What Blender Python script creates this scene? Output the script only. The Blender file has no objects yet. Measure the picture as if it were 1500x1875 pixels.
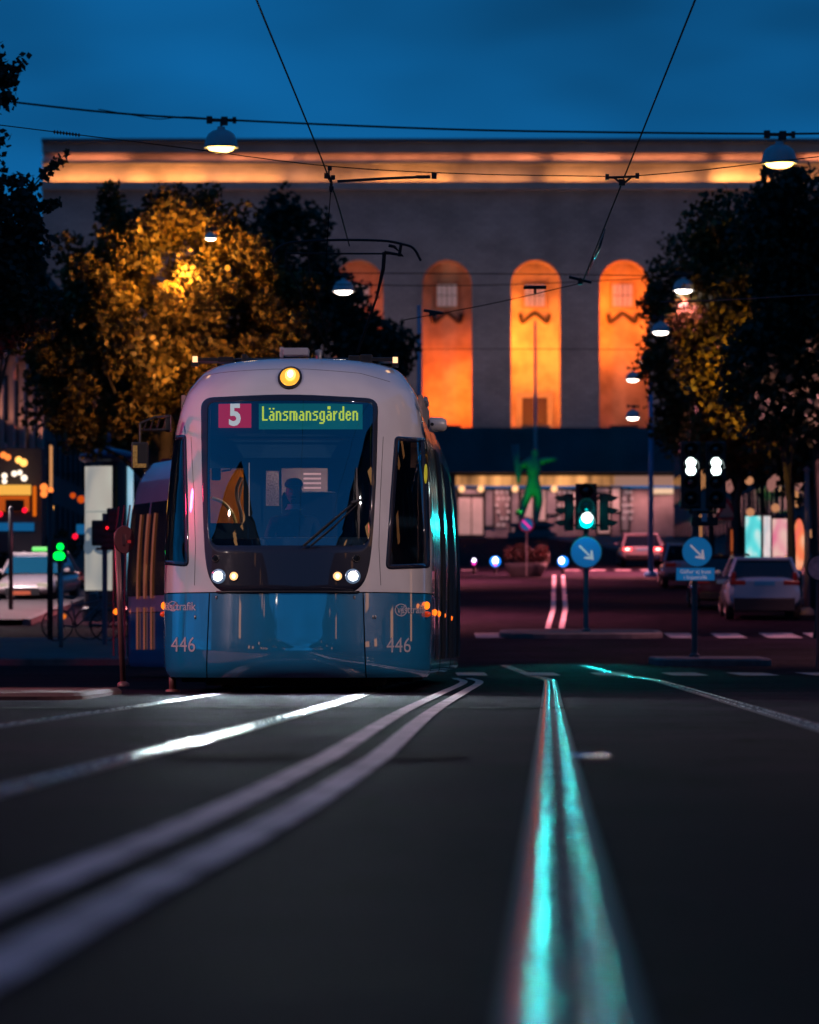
import bpy, bmesh, math, random
import numpy as np
from mathutils import Vector, Matrix, Euler

SC = bpy.context.scene
COL = SC.collection
R = math.radians
F = 8437.5          # focal length in photo pixels (1500 x 1875)
CH = 0.43           # camera height
HY = 1188.0         # horizon row of the photo

# ---------------------------------------------------------------- camera
cam = bpy.data.cameras.new('camera')
cam.sensor_fit = 'VERTICAL'
cam.sensor_height = 30.0
cam.lens = 135.0
cam.shift_y = (HY - 937.5) / 1875.0
cam.clip_start = 0.1
cam.clip_end = 3000
cam.dof.use_dof = True
cam.dof.focus_distance = 45.0
cam.dof.aperture_fstop = 2.9
camo = bpy.data.objects.new('camera', cam)
camo.location = (0, 0, CH)
camo.rotation_euler = (R(90), 0, 0)
COL.objects.link(camo)
SC.camera = camo

# ---------------------------------------------------------------- world (dusk) and exposure
w = bpy.data.worlds.new('World')
SC.world = w
w.use_nodes = True
nt = w.node_tree
bg = nt.nodes['Background']
sky = nt.nodes.new('ShaderNodeTexSky')
sky.sky_type = 'NISHITA'
sky.sun_disc = False
sky.sun_elevation = R(9)
sky.sun_rotation = R(200)
sky.air_density = 1.6
sky.ozone_density = 4.0
geo = nt.nodes.new('ShaderNodeTexCoord')
sep = nt.nodes.new('ShaderNodeSeparateXYZ')
nt.links.new(geo.outputs['Generated'], sep.inputs[0])
gr = nt.nodes.new('ShaderNodeValToRGB')
els = gr.color_ramp.elements
els[0].position = 0.0; els[0].color = (0.004, 0.17, 0.46, 1)
els[1].position = 1.0; els[1].color = (0.002, 0.05, 0.17, 1)
e = els.new(0.08); e.color = (0.003, 0.135, 0.39, 1)
e = els.new(0.16); e.color = (0.002, 0.085, 0.25, 1)
e = els.new(0.4); e.color = (0.004, 0.08, 0.25, 1)
nt.links.new(sep.outputs['Z'], gr.inputs[0])
mapn = nt.nodes.new('ShaderNodeMapping')
mapn.inputs['Scale'].default_value = (9, 9, 26)
mapn.inputs['Rotation'].default_value = (0.5, 0.6, 0.3)
nz = nt.nodes.new('ShaderNodeTexNoise')
nz.inputs['Scale'].default_value = 1.0
nz.inputs['Detail'].default_value = 2.5
nz.inputs['Roughness'].default_value = 0.5
nt.links.new(geo.outputs['Generated'], mapn.inputs[0])
nt.links.new(mapn.outputs[0], nz.inputs['Vector'])
mr = nt.nodes.new('ShaderNodeMapRange')
mr.inputs['From Min'].default_value = 0.35
mr.inputs['From Max'].default_value = 0.7
mr.inputs['To Min'].default_value = 0.62
mr.inputs['To Max'].default_value = 1.45
nt.links.new(nz.outputs['Fac'], mr.inputs['Value'])
mul = nt.nodes.new('ShaderNodeVectorMath'); mul.operation = 'SCALE'
fade = nt.nodes.new('ShaderNodeMapRange')      # the cloud detail melts away higher up
fade.inputs['From Min'].default_value = .17; fade.inputs['From Max'].default_value = .32
nt.links.new(sep.outputs['Z'], fade.inputs['Value'])
mxs = nt.nodes.new('ShaderNodeMix'); mxs.inputs['B'].default_value = 1.1
nt.links.new(fade.outputs[0], mxs.inputs['Factor']); nt.links.new(mr.outputs[0], mxs.inputs['A'])
nt.links.new(gr.outputs[0], mul.inputs[0]); nt.links.new(mxs.outputs['Result'], mul.inputs['Scale'])
# a little of the physical twilight sky is added to the dusk gradient
sc2 = nt.nodes.new('ShaderNodeVectorMath'); sc2.operation = 'SCALE'
sc2.inputs['Scale'].default_value = 0.0008
nt.links.new(sky.outputs[0], sc2.inputs[0])
add = nt.nodes.new('ShaderNodeVectorMath'); add.operation = 'ADD'
nt.links.new(mul.outputs[0], add.inputs[0]); nt.links.new(sc2.outputs[0], add.inputs[1])
nt.links.new(add.outputs[0], bg.inputs['Color'])
bg.inputs['Strength'].default_value = 0.85

SC.view_settings.view_transform = 'Standard'
SC.view_settings.look = 'None'
SC.view_settings.exposure = 0.0
SC.view_settings.gamma = 1.0
SC.cycles.use_denoising = True
try:
    SC.cycles.denoiser = 'OPENIMAGEDENOISE'
except Exception:
    pass
SC.cycles.max_bounces = 6
SC.cycles.diffuse_bounces = 2
SC.cycles.glossy_bounces = 4
SC.cycles.transparent_max_bounces = 12
SC.cycles.sample_clamp_indirect = 6.0
SC.cycles.caustics_reflective = False
SC.cycles.caustics_refractive = False

# ---------------------------------------------------------------- helpers
def wp(px, py, d):
    """point of the place seen at photo pixel (px, py), d metres away"""
    return Vector(((px - 750.0) * d / F, d, CH - (py - HY) * d / F))

GP = [(-200, 0), (60, 0), (72, 0.0), (76, .03), (88, .17), (105, .70), (115, 1.12), (125, 1.5), (150, 2.4), (192, 3.86), (260, 6.1), (380, 9.6), (430, 10.6), (1200, 12)]
def gz(y):
    for (a, za), (b, zb) in zip(GP, GP[1:]):
        if a <= y <= b:
            return za + (zb - za) * (y - a) / (b - a)
    return 0.0

def tag(o, label=None, cat=None, group=None, kind=None):
    if label: o['label'] = label
    if cat: o['category'] = cat
    if group: o['group'] = group
    if kind: o['kind'] = kind
    return o

def thing(name, label, cat, loc=(0, 0, 0), rz=0.0, group=None):
    o = bpy.data.objects.new(name, None)
    o.empty_display_size = 0.2
    COL.objects.link(o)
    o.location = loc
    o.rotation_euler = (0, 0, rz)
    return tag(o, label, cat, group)

def copy_tree(o, parent=None):
    c = o.copy()
    COL.objects.link(c)
    c.parent = parent
    for ch in [x for x in bpy.data.objects if x.parent == o]:
        copy_tree(ch, c)
    return c

class MB:
    def __init__(s):
        s.v = []; s.f = []
    def add(s, vs, fs):
        n = len(s.v)
        s.v += [tuple(v) for v in vs]
        s.f += [tuple(i + n for i in f) for f in fs]
        return s
    def box(s, c, d, rot=None, bev=0.0):
        cx, cy, cz = c; dx, dy, dz = [x / 2 for x in d]
        if bev > 0:
            bm = bmesh.new()
            bmesh.ops.create_cube(bm, size=1)
            for v in bm.verts: v.co = Vector((v.co.x * d[0], v.co.y * d[1], v.co.z * d[2]))
            bmesh.ops.bevel(bm, geom=bm.edges[:], offset=bev, segments=2, affect='EDGES', profile=0.6)
            vs = [v.co.copy() for v in bm.verts]
            bm.verts.index_update()
            fs = [[v.index for v in f.verts] for f in bm.faces]
            bm.free()
        else:
            vs = [Vector((x, y, z)) for z in (-dz, dz) for y in (-dy, dy) for x in (-dx, dx)]
            fs = [(0, 2, 3, 1), (4, 5, 7, 6), (0, 1, 5, 4), (2, 6, 7, 3), (0, 4, 6, 2), (1, 3, 7, 5)]
        if rot is not None:
            m = Euler(rot).to_matrix()
            vs = [m @ v for v in vs]
        return s.add([v + Vector(c) for v in vs], fs)
    def bar(s, a, b, wx, wz=None):
        """rectangular bar from a to b"""
        a = Vector(a); b = Vector(b); wz = wz or wx
        d = (b - a).normalized()
        up = Vector((0, 0, 1)) if abs(d.z) < .9 else Vector((0, 1, 0))
        x = d.cross(up).normalized(); z = x.cross(d)
        vs = []
        for p in (a, b):
            for i, j in ((-1, -1), (1, -1), (1, 1), (-1, 1)):
                vs.append(p + x * wx / 2 * i + z * wz / 2 * j)
        return s.add(vs, [(3, 2, 1, 0), (4, 5, 6, 7), (0, 1, 5, 4), (1, 2, 6, 5), (2, 3, 7, 6), (3, 0, 4, 7)])
    def tube(s, pts, r, n=8, cap=True):
        pts = [Vector(p) for p in pts]
        rs = r if isinstance(r, (list, tuple)) else [r] * len(pts)
        vs = []; fs = []
        px = None
        for i, p in enumerate(pts):
            d = (pts[min(i + 1, len(pts) - 1)] - pts[max(i - 1, 0)]).normalized()
            if px is None:
                up = Vector((0, 0, 1)) if abs(d.z) < .9 else Vector((1, 0, 0))
                px = d.cross(up).normalized()
            px = (px - d * px.dot(d)).normalized()
            pz = px.cross(d)
            for k in range(n):
                a = 2 * math.pi * k / n
                vs.append(p + (px * math.cos(a) + pz * math.sin(a)) * rs[i])
        for i in range(len(pts) - 1):
            for k in range(n):
                k2 = (k + 1) % n
                fs.append((i * n + k, i * n + k2, (i + 1) * n + k2, (i + 1) * n + k))
        if cap:
            fs.append(tuple(range(n - 1, -1, -1)))
            fs.append(tuple((len(pts) - 1) * n + k for k in range(n)))
        return s.add(vs, fs)
    def lathe(s, prof, c=(0, 0, 0), n=24, rot=None):
        """profile of (radius, height) round z"""
        vs = []; fs = []
        m = Euler(rot).to_matrix() if rot is not None else None
        for (r_, h_) in prof:
            for k in range(n):
                a = 2 * math.pi * k / n
                v = Vector((r_ * math.cos(a), r_ * math.sin(a), h_))
                if m: v = m @ v
                vs.append(v + Vector(c))
        for i in range(len(prof) - 1):
            for k in range(n):
                k2 = (k + 1) % n
                fs.append((i * n + k, i * n + k2, (i + 1) * n + k2, (i + 1) * n + k))
        return s.add(vs, fs)
    def ico(s, c, r, sub=2, scale=(1, 1, 1)):
        bm = bmesh.new()
        bmesh.ops.create_icosphere(bm, subdivisions=sub, radius=r)
        bm.verts.index_update()
        vs = [Vector((v.co.x * scale[0], v.co.y * scale[1], v.co.z * scale[2])) + Vector(c) for v in bm.verts]
        fs = [[v.index for v in f.verts] for f in bm.faces]
        bm.free()
        return s.add(vs, fs)
    def build(s, name, mat, parent=None, smooth=False, loc=None, bevel=0):
        me = bpy.data.meshes.new(name)
        me.from_pydata([tuple(v) for v in s.v], [], s.f)
        me.update()
        if mat: me.materials.append(mat)
        if smooth:
            me.polygons.foreach_set('use_smooth', [True] * len(me.polygons))
        o = bpy.data.objects.new(name, me)
        COL.objects.link(o)
        if parent: o.parent = parent
        if loc is not None: o.location = loc
        if bevel:
            md = o.modifiers.new('bevel', 'BEVEL'); md.width = bevel; md.segments = 2; md.limit_method = 'ANGLE'
        return o

def autosmooth(o, deg=40):
    me = o.data
    bm = bmesh.new(); bm.from_mesh(me)
    for e_ in bm.edges:
        if len(e_.link_faces) == 2 and e_.calc_face_angle(0) > R(deg): e_.smooth = False
    for f_ in bm.faces: f_.smooth = True
    bm.to_mesh(me); bm.free()
    return o

_m = {}
def mat(name, col=(.5, .5, .5), rough=.6, metal=0., coat=0., cior=1.5, emit=None, es=0., bump=0., bscale=20., var=0., vscale=3., spec=.5, rvar=0.):
    if name in _m: return _m[name]
    m = bpy.data.materials.new(name); m.use_nodes = True
    n = m.node_tree; b = n.nodes['Principled BSDF']
    b.inputs['Base Color'].default_value = (*col, 1)
    b.inputs['Roughness'].default_value = rough
    b.inputs['Metallic'].default_value = metal
    b.inputs['Specular IOR Level'].default_value = spec
    b.inputs['Coat Weight'].default_value = coat
    b.inputs['Coat Roughness'].default_value = 0.04
    b.inputs['Coat IOR'].default_value = cior
    if emit:
        b.inputs['Emission Color'].default_value = (*emit, 1)
        b.inputs['Emission Strength'].default_value = es
    tc = n.nodes.new('ShaderNodeTexCoord')
    if var > 0 or rvar > 0:
        t = n.nodes.new('ShaderNodeTexNoise'); t.inputs['Scale'].default_value = vscale; t.inputs['Detail'].default_value = 6
        n.links.new(tc.outputs['Object'], t.inputs['Vector'])
        if var > 0:
            r_ = n.nodes.new('ShaderNodeMapRange')
            r_.inputs['From Min'].default_value = .3; r_.inputs['From Max'].default_value = .7
            r_.inputs['To Min'].default_value = 1 - var; r_.inputs['To Max'].default_value = 1 + var
            n.links.new(t.outputs['Fac'], r_.inputs['Value'])
            v_ = n.nodes.new('ShaderNodeVectorMath'); v_.operation = 'SCALE'
            v_.inputs[0].default_value = col
            n.links.new(r_.outputs[0], v_.inputs['Scale'])
            n.links.new(v_.outputs[0], b.inputs['Base Color'])
        if rvar > 0:
            r2 = n.nodes.new('ShaderNodeMapRange')
            r2.inputs['From Min'].default_value = .3; r2.inputs['From Max'].default_value = .7
            r2.inputs['To Min'].default_value = max(.02, rough - rvar); r2.inputs['To Max'].default_value = rough + rvar
            n.links.new(t.outputs['Fac'], r2.inputs['Value'])
            n.links.new(r2.outputs[0], b.inputs['Roughness'])
    if bump > 0:
        t2 = n.nodes.new('ShaderNodeTexNoise'); t2.inputs['Scale'].default_value = bscale; t2.inputs['Detail'].default_value = 6
        n.links.new(tc.outputs['Object'], t2.inputs['Vector'])
        bp = n.nodes.new('ShaderNodeBump'); bp.inputs['Strength'].default_value = bump; bp.inputs['Distance'].default_value = .01
        n.links.new(t2.outputs['Fac'], bp.inputs['Height'])
        n.links.new(bp.outputs[0], b.inputs['Normal'])
    _m[name] = m
    return m

def emat(name, col, strength):
    """something that gives off light"""
    if name in _m: return _m[name]
    m = bpy.data.materials.new(name); m.use_nodes = True
    n = m.node_tree
    for x in list(n.nodes):
        if x.type == 'BSDF_PRINCIPLED': n.nodes.remove(x)
    e_ = n.nodes.new('ShaderNodeEmission')
    e_.inputs[0].default_value = (*col, 1); e_.inputs[1].default_value = strength
    n.links.new(e_.outputs[0], n.nodes['Material Output'].inputs[0])
    _m[name] = m
    return m

def glassmat(name, tint=(1, 1, 1), refl=.12, gcol=(1, 1, 1), rough=.02):
    if name in _m: return _m[name]
    m = bpy.data.materials.new(name); m.use_nodes = True
    n = m.node_tree
    for x in list(n.nodes):
        if x.type == 'BSDF_PRINCIPLED': n.nodes.remove(x)
    tr = n.nodes.new('ShaderNodeBsdfTransparent'); tr.inputs[0].default_value = (*tint, 1)
    gl = n.nodes.new('ShaderNodeBsdfGlossy'); gl.inputs['Roughness'].default_value = rough; gl.inputs[0].default_value = (*gcol, 1)
    fr = n.nodes.new('ShaderNodeFresnel'); fr.inputs[0].default_value = 1.5
    mp = n.nodes.new('ShaderNodeMapRange'); mp.inputs['To Min'].default_value = refl; mp.inputs['To Max'].default_value = 1.0
    mp.inputs['From Min'].default_value = 0.04
    n.links.new(fr.outputs[0], mp.inputs['Value'])
    mx = n.nodes.new('ShaderNodeMixShader')
    n.links.new(mp.outputs[0], mx.inputs[0]); n.links.new(tr.outputs[0], mx.inputs[1]); n.links.new(gl.outputs[0], mx.inputs[2])
    n.links.new(mx.outputs[0], n.nodes['Material Output'].inputs[0])
    _m[name] = m
    return m

def lamp(kind, name, loc, power, col, parent=None, size=.1, target=None, angle=60, blend=.5, sx=None, sy=None, rot=None):
    l = bpy.data.lights.new(name, kind)
    l.energy = power; l.color = col
    if kind == 'SPOT':
        l.spot_size = R(angle); l.spot_blend = blend; l.shadow_soft_size = size
    elif kind == 'POINT':
        l.shadow_soft_size = size
    elif kind == 'AREA':
        l.shape = 'RECTANGLE'; l.size = sx; l.size_y = sy
    o = bpy.data.objects.new(name, l)
    COL.objects.link(o)
    if parent: o.parent = parent
    o.location = loc
    if target is not None:
        o.rotation_euler = (Vector(target) - Vector(loc)).to_track_quat('-Z', 'Y').to_euler()
    if rot is not None: o.rotation_euler = rot
    return o

def text_geo(s, size=1.0, bold=0.0, xs=1.0, align='CENTER', res=3):
    """flat text as vertices (x, y) and faces"""
    cu = bpy.data.curves.new('text', 'FONT')
    cu.body = s; cu.size = size; cu.align_x = align; cu.align_y = 'CENTER'; cu.offset = bold; cu.resolution_u = res
    o = bpy.data.objects.new('text', cu)
    COL.objects.link(o)
    dg = bpy.context.evaluated_depsgraph_get()
    me = bpy.data.meshes.new_from_object(o.evaluated_get(dg))
    vs = [(v.co.x * xs, v.co.y) for v in me.vertices]
    fs = [tuple(p.vertices) for p in me.polygons]
    bpy.data.objects.remove(o); bpy.data.curves.remove(cu); bpy.data.meshes.remove(me)
    return vs, fs

def ribbon(pts, width, z=0.004, off=0.0, ground=True, seg=1.0):
    """flat strip on the ground along points (x, y)"""
    P = []
    for (a, b) in zip(pts, pts[1:]):
        a = Vector(a); b = Vector(b); n = max(1, int((b - a).length / seg))
        for i in range(n): P.append(a.lerp(b, i / n))
    P.append(Vector(pts[-1]))
    vs = []; fs = []
    for i, p in enumerate(P):
        d = (P[min(i + 1, len(P) - 1)] - P[max(i - 1, 0)]).normalized()
        nrm = Vector((d.y, -d.x))
        zz = gz(p.y) + z if ground else z
        for k in (off - width / 2, off + width / 2):
            q = p + nrm * k
            vs.append((q.x, q.y, zz))
    for i in range(len(P) - 1):
        fs.append((2 * i, 2 * i + 1, 2 * i + 3, 2 * i + 2))
    return vs, fs

def crown(pts, width, z, off, h, seg=.5, n=7, wob=0.0):
    """strip with a rounded top, like a worn rail head"""
    P = []
    for (a, b) in zip(pts, pts[1:]):
        a = Vector(a); b = Vector(b); k_ = max(1, int((b - a).length / seg))
        for i in range(k_): P.append(a.lerp(b, i / k_))
    P.append(Vector(pts[-1])); vs = []; fs = []
    rg = random.Random(int(off * 1000))
    for i, p in enumerate(P):
        d = (P[min(i + 1, len(P) - 1)] - P[max(i - 1, 0)]).normalized()
        nr = Vector((d.y, -d.x)); wv = rg.uniform(-wob, wob)
        for k in range(n):
            t = -1 + 2 * k / (n - 1)
            q = p + nr * (off + width / 2 * t + wv)
            vs.append((q.x, q.y, gz(p.y) + z + h * (1 - t * t)))
    for i in range(len(P) - 1):
        for k in range(n - 1): fs.append((i * n + k, i * n + k + 1, (i + 1) * n + k + 1, (i + 1) * n + k))
    return vs, fs

def smooth_pts(pts, n=6):
    """Catmull-Rom through points"""
    P = [Vector(p) for p in pts]
    P = [P[0] * 2 - P[1]] + P + [P[-1] * 2 - P[-2]]
    out = []
    for i in range(1, len(P) - 2):
        for k in range(n):
            t = k / n
            a, b, c, d = P[i - 1], P[i], P[i + 1], P[i + 2]
            out.append(.5 * ((2 * b) + (c - a) * t + (2 * a - 5 * b + 4 * c - d) * t * t + (3 * b - a - 3 * c + d) * t ** 3))
    out.append(P[-2])
    return out

# ---------------------------------------------------------------- materials
def asphalt():
    m = bpy.data.materials.new('asphalt'); m.use_nodes = True
    n = m.node_tree; b = n.nodes['Principled BSDF']
    tc = n.nodes.new('ShaderNodeTexCoord')
    t1 = n.nodes.new('ShaderNodeTexNoise'); t1.inputs['Scale'].default_value = .35; t1.inputs['Detail'].default_value = 8
    t2 = n.nodes.new('ShaderNodeTexNoise'); t2.inputs['Scale'].default_value = 26; t2.inputs['Detail'].default_value = 8; t2.inputs['Roughness'].default_value = .75
    t3 = n.nodes.new('ShaderNodeTexVoronoi'); t3.inputs['Scale'].default_value = 90
    for t in (t1, t2, t3): n.links.new(tc.outputs['Object'], t.inputs['Vector'])
    r_ = n.nodes.new('ShaderNodeValToRGB')
    r_.color_ramp.elements[0].position = .35; r_.color_ramp.elements[0].color = (.006, .004, .0085, 1)
    r_.color_ramp.elements[1].position = .68; r_.color_ramp.elements[1].color = (.021, .0145, .026, 1)
    n.links.new(t1.outputs[0], r_.inputs[0])
    mx = n.nodes.new('ShaderNodeMix'); mx.data_type = 'RGBA'; mx.blend_type = 'MULTIPLY'; mx.inputs['Factor'].default_value = .6
    n.links.new(r_.outputs[0], mx.inputs['A'])
    r3 = n.nodes.new('ShaderNodeValToRGB')
    r3.color_ramp.elements[0].position = .3; r3.color_ramp.elements[0].color = (.3, .3, .3, 1)
    r3.color_ramp.elements[1].position = .66; r3.color_ramp.elements[1].color = (2.0, 2.0, 2.0, 1)
    n.links.new(t2.outputs[0], r3.inputs[0]); n.links.new(r3.outputs[0], mx.inputs['B'])
    # cracks and tar seams
    vc = n.nodes.new('ShaderNodeTexVoronoi'); vc.feature = 'DISTANCE_TO_EDGE'; vc.inputs['Scale'].default_value = .55
    wn = n.nodes.new('ShaderNodeTexNoise'); wn.inputs['Scale'].default_value = 1.5; wn.inputs['Detail'].default_value = 5
    ad = n.nodes.new('ShaderNodeVectorMath'); ad.operation = 'ADD'
    n.links.new(tc.outputs['Object'], wn.inputs['Vector']); n.links.new(tc.outputs['Object'], ad.inputs[0]); n.links.new(wn.outputs['Color'], ad.inputs[1])
    n.links.new(ad.outputs[0], vc.inputs['Vector'])
    cr = n.nodes.new('ShaderNodeValToRGB'); cr.color_ramp.elements[0].position = .006; cr.color_ramp.elements[0].color = (.25, .25, .25, 1); cr.color_ramp.elements[1].position = .02; cr.color_ramp.elements[1].color = (1, 1, 1, 1)
    n.links.new(vc.outputs['Distance'], cr.inputs[0])
    m2 = n.nodes.new('ShaderNodeMix'); m2.data_type = 'RGBA'; m2.blend_type = 'MULTIPLY'; m2.inputs['Factor'].default_value = 1
    n.links.new(mx.outputs['Result'], m2.inputs['A']); n.links.new(cr.outputs[0], m2.inputs['B'])
    n.links.new(m2.outputs['Result'], b.inputs['Base Color'])
    rr = n.nodes.new('ShaderNodeMapRange'); rr.inputs['To Min'].default_value = .62; rr.inputs['To Max'].default_value = .9
    n.links.new(t1.outputs[0], rr.inputs['Value']); n.links.new(rr.outputs[0], b.inputs['Roughness'])
    b.inputs['Specular IOR Level'].default_value = .02
    bp = n.nodes.new('ShaderNodeBump'); bp.inputs['Strength'].default_value = 1.0; bp.inputs['Distance'].default_value = .02
    n.links.new(t3.outputs['Distance'], bp.inputs['Height']); n.links.new(bp.outputs[0], b.inputs['Normal'])
    return m
M_ASPH = asphalt()
M_PAVE = mat('paving', (.06, .05, .052), .8, bump=.5, bscale=30, var=.35, vscale=.7)
M_KERB = mat('kerb_granite', (.085, .075, .078), .75, bump=.4, bscale=40, var=.3, vscale=4)
M_RAIL = mat('rail_steel', (.12, .12, .125), .27, metal=1., bump=.6, bscale=16, rvar=.14, var=.55, vscale=3.5)
M_EDGE = mat('worn_steel', (.60, .40, .32), .13, metal=1., bump=.35, bscale=14, rvar=.12, var=.4, vscale=4)
M_RUST = mat('rusty_steel', (.05, .028, .02), .55, metal=.0, bump=.4, bscale=30, var=.4, vscale=6)
M_LINE = mat('road_paint', (.46, .40, .43), .75, bump=.5, bscale=50, var=.5, vscale=2.2, spec=.2)
M_ZEBRA = mat('zebra_paint', (.30, .26, .28), .8, bump=.5, bscale=40, var=.6, vscale=1.5, spec=.1)
M_BLACK = mat('black_plastic', (.012, .012, .014), .5)
M_BLKMET = mat('black_metal', (.02, .02, .022), .4, metal=.3, bump=.1)
M_DARK = mat('dark_underbody', (.008, .008, .008), .8)
M_GREYMET = mat('grey_metal', (.22, .22, .23), .45, metal=.7, var=.2)
M_GALV = mat('galvanised_steel', (.28, .28, .29), .5, metal=.6, var=.25, vscale=8)
M_SHADE = mat('lamp_enamel', (.42, .45, .48), .4, var=.1)
M_RUBBER = mat('tyre_rubber', (.015, .015, .015), .8)
M_WIRE = mat('wire', (.012, .012, .013), .8, spec=.1)
M_WHITE = mat('white_paint', (.8, .8, .8), .4)
M_RED = mat('red_paint', (.5, .02, .03), .4)
M_BLUESIGN = mat('blue_sign', (.015, .13, .45), .35, emit=(.01, .17, .42), es=.42)  # faint emission in the sign face imitates retroreflected headlight
M_ARROW = mat('sign_white', (.8, .8, .8), .4, emit=(.8, .62, .66), es=.30)  # emission in the white sign parts stands in for retroreflected light
M_MIRROR = mat('mirror_glass', (.7, .7, .7), .03, metal=1.)
M_DARKGLASS = mat('dark_glass', (.01, .012, .015), .05, coat=.5)

LAMPCOL = (1.0, .24, .27)

# ---------------------------------------------------------------- the ground
def ground_sheet():
    ys = [-120, -60, -20] + list(np.arange(0, 130, 2.0)) + list(np.arange(130, 440, 10.0)) + [500, 700, 1200]
    xs = [-400, -120, -50, -25, -12, -6, 0, 6, 12, 25, 50, 120, 400]
    vs = [(x, y, gz(y)) for y in ys for x in xs]
    n = len(xs)
    fs = [(j * n + i, j * n + i + 1, (j + 1) * n + i + 1, (j + 1) * n + i) for j in range(len(ys) - 1) for i in range(n - 1)]
    o = MB().add(vs, fs).build('road', M_ASPH, smooth=True)
    tag(o, kind='structure', label='dark asphalt of the street running up the slope')
ground_sheet()

# tram tracks: grooved rails
TRK1 = smooth_pts([(-2.15, 3), (-2.10, 7), (-1.92, 14), (-1.60, 24), (-1.28, 36), (-1.13, 44), (-.98, 50), (-.70, 62), (-1.3, 68), (-3.0, 74)], 8)
def rail(center, name, label, side, zoff=0.0):
    m = MB(); m.add(*crown(center, .022, .0085, side, .0024, wob=.0012))
    # head with slightly sloping shoulders, so light catches both
    head = m.build(name, M_RAIL, smooth=True)
    g = MB(); sgn = -1 if side > 0 else 1
    g.add(*ribbon(center, .024, .006, off=side + sgn * .0255, seg=.5)); g.build('groove', M_DARK, head)
    l = MB(); l.add(*crown(center, .022, .0075, side + sgn * .0535, .0026, wob=.0015)); l.build('lip', M_RAIL, head, smooth=True)
    for side2, w2 in ((side - sgn * .029, .026), (side + sgn * .074, .010)):
        oe = MB(); oe.add(*crown(center, w2, .008, side2, .0009, wob=.002)); oe.build('worn_edge', M_EDGE, head, smooth=True)
    k = MB(); k.add(*ribbon(center, .17, .005, off=side + sgn * .025, seg=.5)); k.build('rusty_edge', M_RUST, head)
    return tag(head, label, 'rail', 'tram rails in the street')
rail(TRK1, 'tram_rail', 'left rail of the left track, running under the tram', -.72)
rail(TRK1, 'tram_rail', 'right rail of the left track, catching the white light before the tram', .72)
def TC(y): return .188 + .0301 * (y - 5.3)
TRK2 = smooth_pts([(TC(2) + .76, 2), (TC(20) + .76, 20), (TC(40) + .76, 40), (TC(54) + .76, 54), (2.66, 63), (2.70, 72), (2.5, 84)], 8)
rail(TRK2, 'tram_rail', 'left rail of the right track, gleaming cyan up the middle of the street', -.785)
rail(TRK2, 'tram_rail', 'right rail of the right track, curving in from the right edge', .70)

def marking(name, pts, width, label, cat, group, z=.009, mat_=None, off=0):
    m = MB(); m.add(*ribbon(pts, width, z, seg=1.0, off=off))
    return tag(m.build(name, mat_ or M_LINE), kind='structure', label=label)
for yy, xa, xb, wd in ((18.2, -.95, .15, .5), (33.0, -3.5, 1.2, .3)):
    tag(MB().add([(xa, yy - wd, .0075), (xb, yy - wd * .9, .0075), (xb + .1, yy + wd, .0075), (xa + .1, yy + wd, .0075)], [(0, 1, 2, 3)]).build('tar_patch', mat('tar', (.006, .006, .007), .9, bump=.4, spec=.05)), kind='structure', label='dark tar patch across the road')
L1 = smooth_pts([(-.98, 2.5), (-.80, 5), (-.69, 7.6), (-.50, 12), (-.32, 18.0)], 5)
L1b = smooth_pts([(-.32, 18.0), (-.05, 31), (.33, 45), (.69, 58.5), (.65, 66)], 5)
for off_, nm in ((0, 'left'), (.2, 'right')):
    marking('road_line', L1, .10, nm + ' white line of the worn double line at lower left', 0, 0, off=off_)
    marking('road_line', L1b, .10, nm + ' white line of the worn double line beside the tram', 0, 0, off=off_)
b1 = [(x, y) for x, y in ((3.1, 105.0), (3.9, 125.0), (5.4, 172.0))]
for off_ in (0, .33):
    marking('road_line', b1, .13, 'far double line on the street beyond the crossing', 0, 0, off=off_)
for y, xs in ((74.0, [(957, 1020), (1088, 1150), (1220, 1285), (1343, 1412), (1472, 1540), (836, 890)]),
              (105.5, [(870, 920), (1222, 1270), (1308, 1360), (1398, 1460), (1480, 1540)])):
    for x0, x1 in xs:
        xa, xb = (x0 - 750) * y / F, (x1 - 750) * y / F
        m = MB(); dy = 1.8 if y < 80 else 1.6
        vs = []
        for j in range(4):
            yy = y - dy + 2 * dy * j / 3
            vs += [(xa, yy, gz(yy) + .012), (xb, yy, gz(yy) + .012)]
        m.add(vs, [(2 * j, 2 * j + 1, 2 * j + 3, 2 * j + 2) for j in range(3)])
        tag(m.build('crossing_stripe', M_ZEBRA), kind='structure', label='white stripe of the %s pedestrian crossing' % ('nearer' if y < 80 else 'farther'))
for k in range(9):
    y = 183.0
    xa = (845 + k * 47 - 750) * y / F + .0; xb = xa + .62
    if 890 < 845 + k * 47 < 1000: continue
    vs = []
    for j in range(3):
        yy = y - 1.3 + 1.3 * j
        vs += [(xa, yy, gz(yy) + .012), (xb, yy, gz(yy) + .012)]
    tag(MB().add(vs, [(0, 1, 3, 2), (2, 3, 5, 4)]).build('crossing_stripe', M_ZEBRA), kind='structure', label='white stripe of the farthest pedestrian crossing up the street')

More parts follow.
